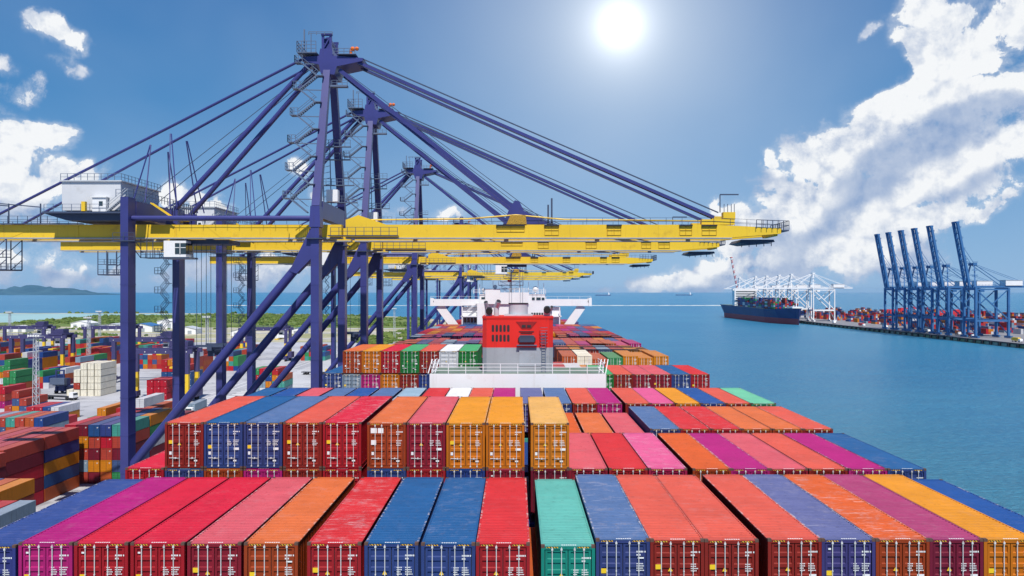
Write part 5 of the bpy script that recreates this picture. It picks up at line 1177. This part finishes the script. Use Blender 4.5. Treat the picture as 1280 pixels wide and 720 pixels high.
# moored ship over there
ms = tag(empty('moored_ship', (393.5, 1052, SEA)), 'blue-hulled loaded container ship moored at the far quay, bow towards us', 'ship', 'ships at sea and at the far quay')
mb = MB()
st = [(0, 1.2, .2), (6, 3.2, .8), (22, 10, 4.5), (48, 16.5, 11), (90, 18.5, 16), (300, 18.5, 16), (322, 17, 9)]   # distance, half width at deck, half width at water
ring = []
for dd, wd, ww in st:
    hd = 20.5 if dd < 40 else (18.5 if dd < 290 else 20.5)
    ring.append([(-ww, dd + (5 if dd < 30 else 0), -1), (-ww * 1.02 - .2, dd + (4 if dd < 30 else 0), 7.4), (-wd, dd, hd), (wd, dd, hd), (ww * 1.02 + .2, dd + (4 if dd < 30 else 0), 7.4), (ww, dd + (5 if dd < 30 else 0), -1)])
for r_ in ring: mb.v += r_
for i in range(len(ring) - 1):
    for j in range(6):
        q = i * 6; mb.f.append((q + j, q + (j + 1) % 6, q + 6 + (j + 1) % 6, q + 6 + j)); mb.m.append(1 if j in (0, 4, 5) else (2 if j == 2 else 0))
mb.f.append((0, 1, 2, 3, 4, 5)); mb.m.append(0); mb.f.append(tuple(range(6 * (len(ring) - 1), 6 * len(ring)))); mb.m.append(0)
ms.scale = (1.12, 1.06, 1.12); mb.build('hull', [M['hullblue'], M['hullred'], M['deck']], ms)
mb = MB(); mb.box(-17, 17, 236, 250, 18.6, 46); mb.box(-19.5, 19.5, 237, 243, 43, 46.1); mb.box(-5, 5, 249.9, 262, 18.6, 42, 1); mb.beam((0, 240, 46), (0, 240, 56), .8, .8); mb.build('superstructure', [M['white'], M['hullred']], ms)
mb = MB(); mb.beam((0, 14, 22.4), (0, 14, 34), .8, .8); mb.box(-7, 7, 8, 26, 20.6, 22.4); mb.build('forecastle', M['white'], ms)
mb = MB()
for k in range(5): mb.box(-15, 15, 235.8, 235.99, 27 + k * 3.4, 28.4 + k * 3.4)
mb.build('window', M['glass'], ms)
for b_ in range(14):
    if b_ in (13,): continue
    for c_ in range(13):
        for t_ in range(rs3.randint(3, 6)): heap(393.5 - 18 + c_ * 2.8, 1052 + 56 + b_ * 14 + (30 if b_ > 12 else 0), SEA + 21.4 + t_ * 2.59, rs3.choice(['indigo', 'navy', 'brick', 'crimson', 'palegrey', 'green', 'white', 'blue', 'maroon']))
# ships on the horizon
def far_ship(px, d, L, label):
    e = tag(empty('cargo_ship', (PX(px, d), d, SEA)), label, 'ship', 'ships at sea and at the far quay')
    mb = MB(); mb.prism([(-L / 2, 9), (-L / 2 + 6, -1), (L / 2 - 8, -1), (L / 2, 10), (L / 2 - 14, 8), (-L / 2 + 18, 8)], -11, 11, 'y'); mb.build('hull', M['hullblue'], e)
    mb = MB(); mb.box(L / 2 - 32, L / 2 - 18, -10, 10, 8.02, 26); mb.box(L / 2 - 30, L / 2 - 22, -4, 4, 26.02, 33); mb.build('superstructure', M['white'], e)
    mb = MB()
    for k in range(5): x = -L / 2 + 22 + k * (L - 70) / 4; mb.beam((x, 0, 8), (x, 0, 22), 1.4, 1.4); mb.beam((x, 0, 20), (x + 12, 0, 14), 1, 1)
    mb.build('deck_crane', M['lgrey'], e)
far_ship(754, 8200, 170, 'small dark cargo ship on the horizon right of the bridge'); far_ship(855, 8600, 190, 'low cargo ship on the horizon near the white cloud')

# ------------------------------------------------------------------ build the uncountable cargo as one mesh
nb = len(STUFF); vs = []; fs = []; cols = []
for (x0, x1, y0, y1, z0, z1, c) in STUFF:
    o = len(vs); vs += [(x0, y0, z0), (x1, y0, z0), (x1, y1, z0), (x0, y1, z0), (x0, y0, z1), (x1, y0, z1), (x1, y1, z1), (x0, y1, z1)]
    fs += [(o, o + 3, o + 2, o + 1), (o + 4, o + 5, o + 6, o + 7), (o, o + 1, o + 5, o + 4), (o + 1, o + 2, o + 6, o + 5), (o + 2, o + 3, o + 7, o + 6), (o + 3, o, o + 4, o + 7)]
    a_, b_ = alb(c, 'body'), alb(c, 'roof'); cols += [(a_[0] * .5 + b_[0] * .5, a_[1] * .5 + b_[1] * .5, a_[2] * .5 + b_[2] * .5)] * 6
me = bpy.data.meshes.new('stacked_cargo'); me.from_pydata(vs, [], fs); me.materials.append(M['stuff_paint'])
at = me.color_attributes.new('paint', 'FLOAT_COLOR', 'CORNER')
buf = []
for c in cols: buf += [*c, 1.0] * 4
at.data.foreach_set('color', buf)
so = bpy.data.objects.new('stacked_cargo', me); COL.objects.link(so)
tag(so, 'mass of farther containers stacked in the yards and below deck', 'containers', kind='stuff')
# the air: a thin even haze over everything
mb = MB(); mb.box(-24500, 24500, -2500, 26500, SEA - 12, 135)
hv = bpy.data.materials.new('haze_air'); hv.use_nodes = True; t = NT(hv.node_tree); t.n.remove(t.n['Principled BSDF'])
pv = t.node('ShaderNodeVolumePrincipled'); pv.inputs['Color'].default_value = (0.42, 0.70, 1.0, 1); pv.inputs['Density'].default_value = 1.7e-5; pv.inputs['Anisotropy'].default_value = 0.0
t.l.new(pv.outputs[0], [n for n in t.n if n.type == 'OUTPUT_MATERIAL'][0].inputs['Volume'])
hz_ = mb.build('haze', hv); tag(hz_, 'thin pale haze in the air over the sea and the port', 'haze', kind='stuff')
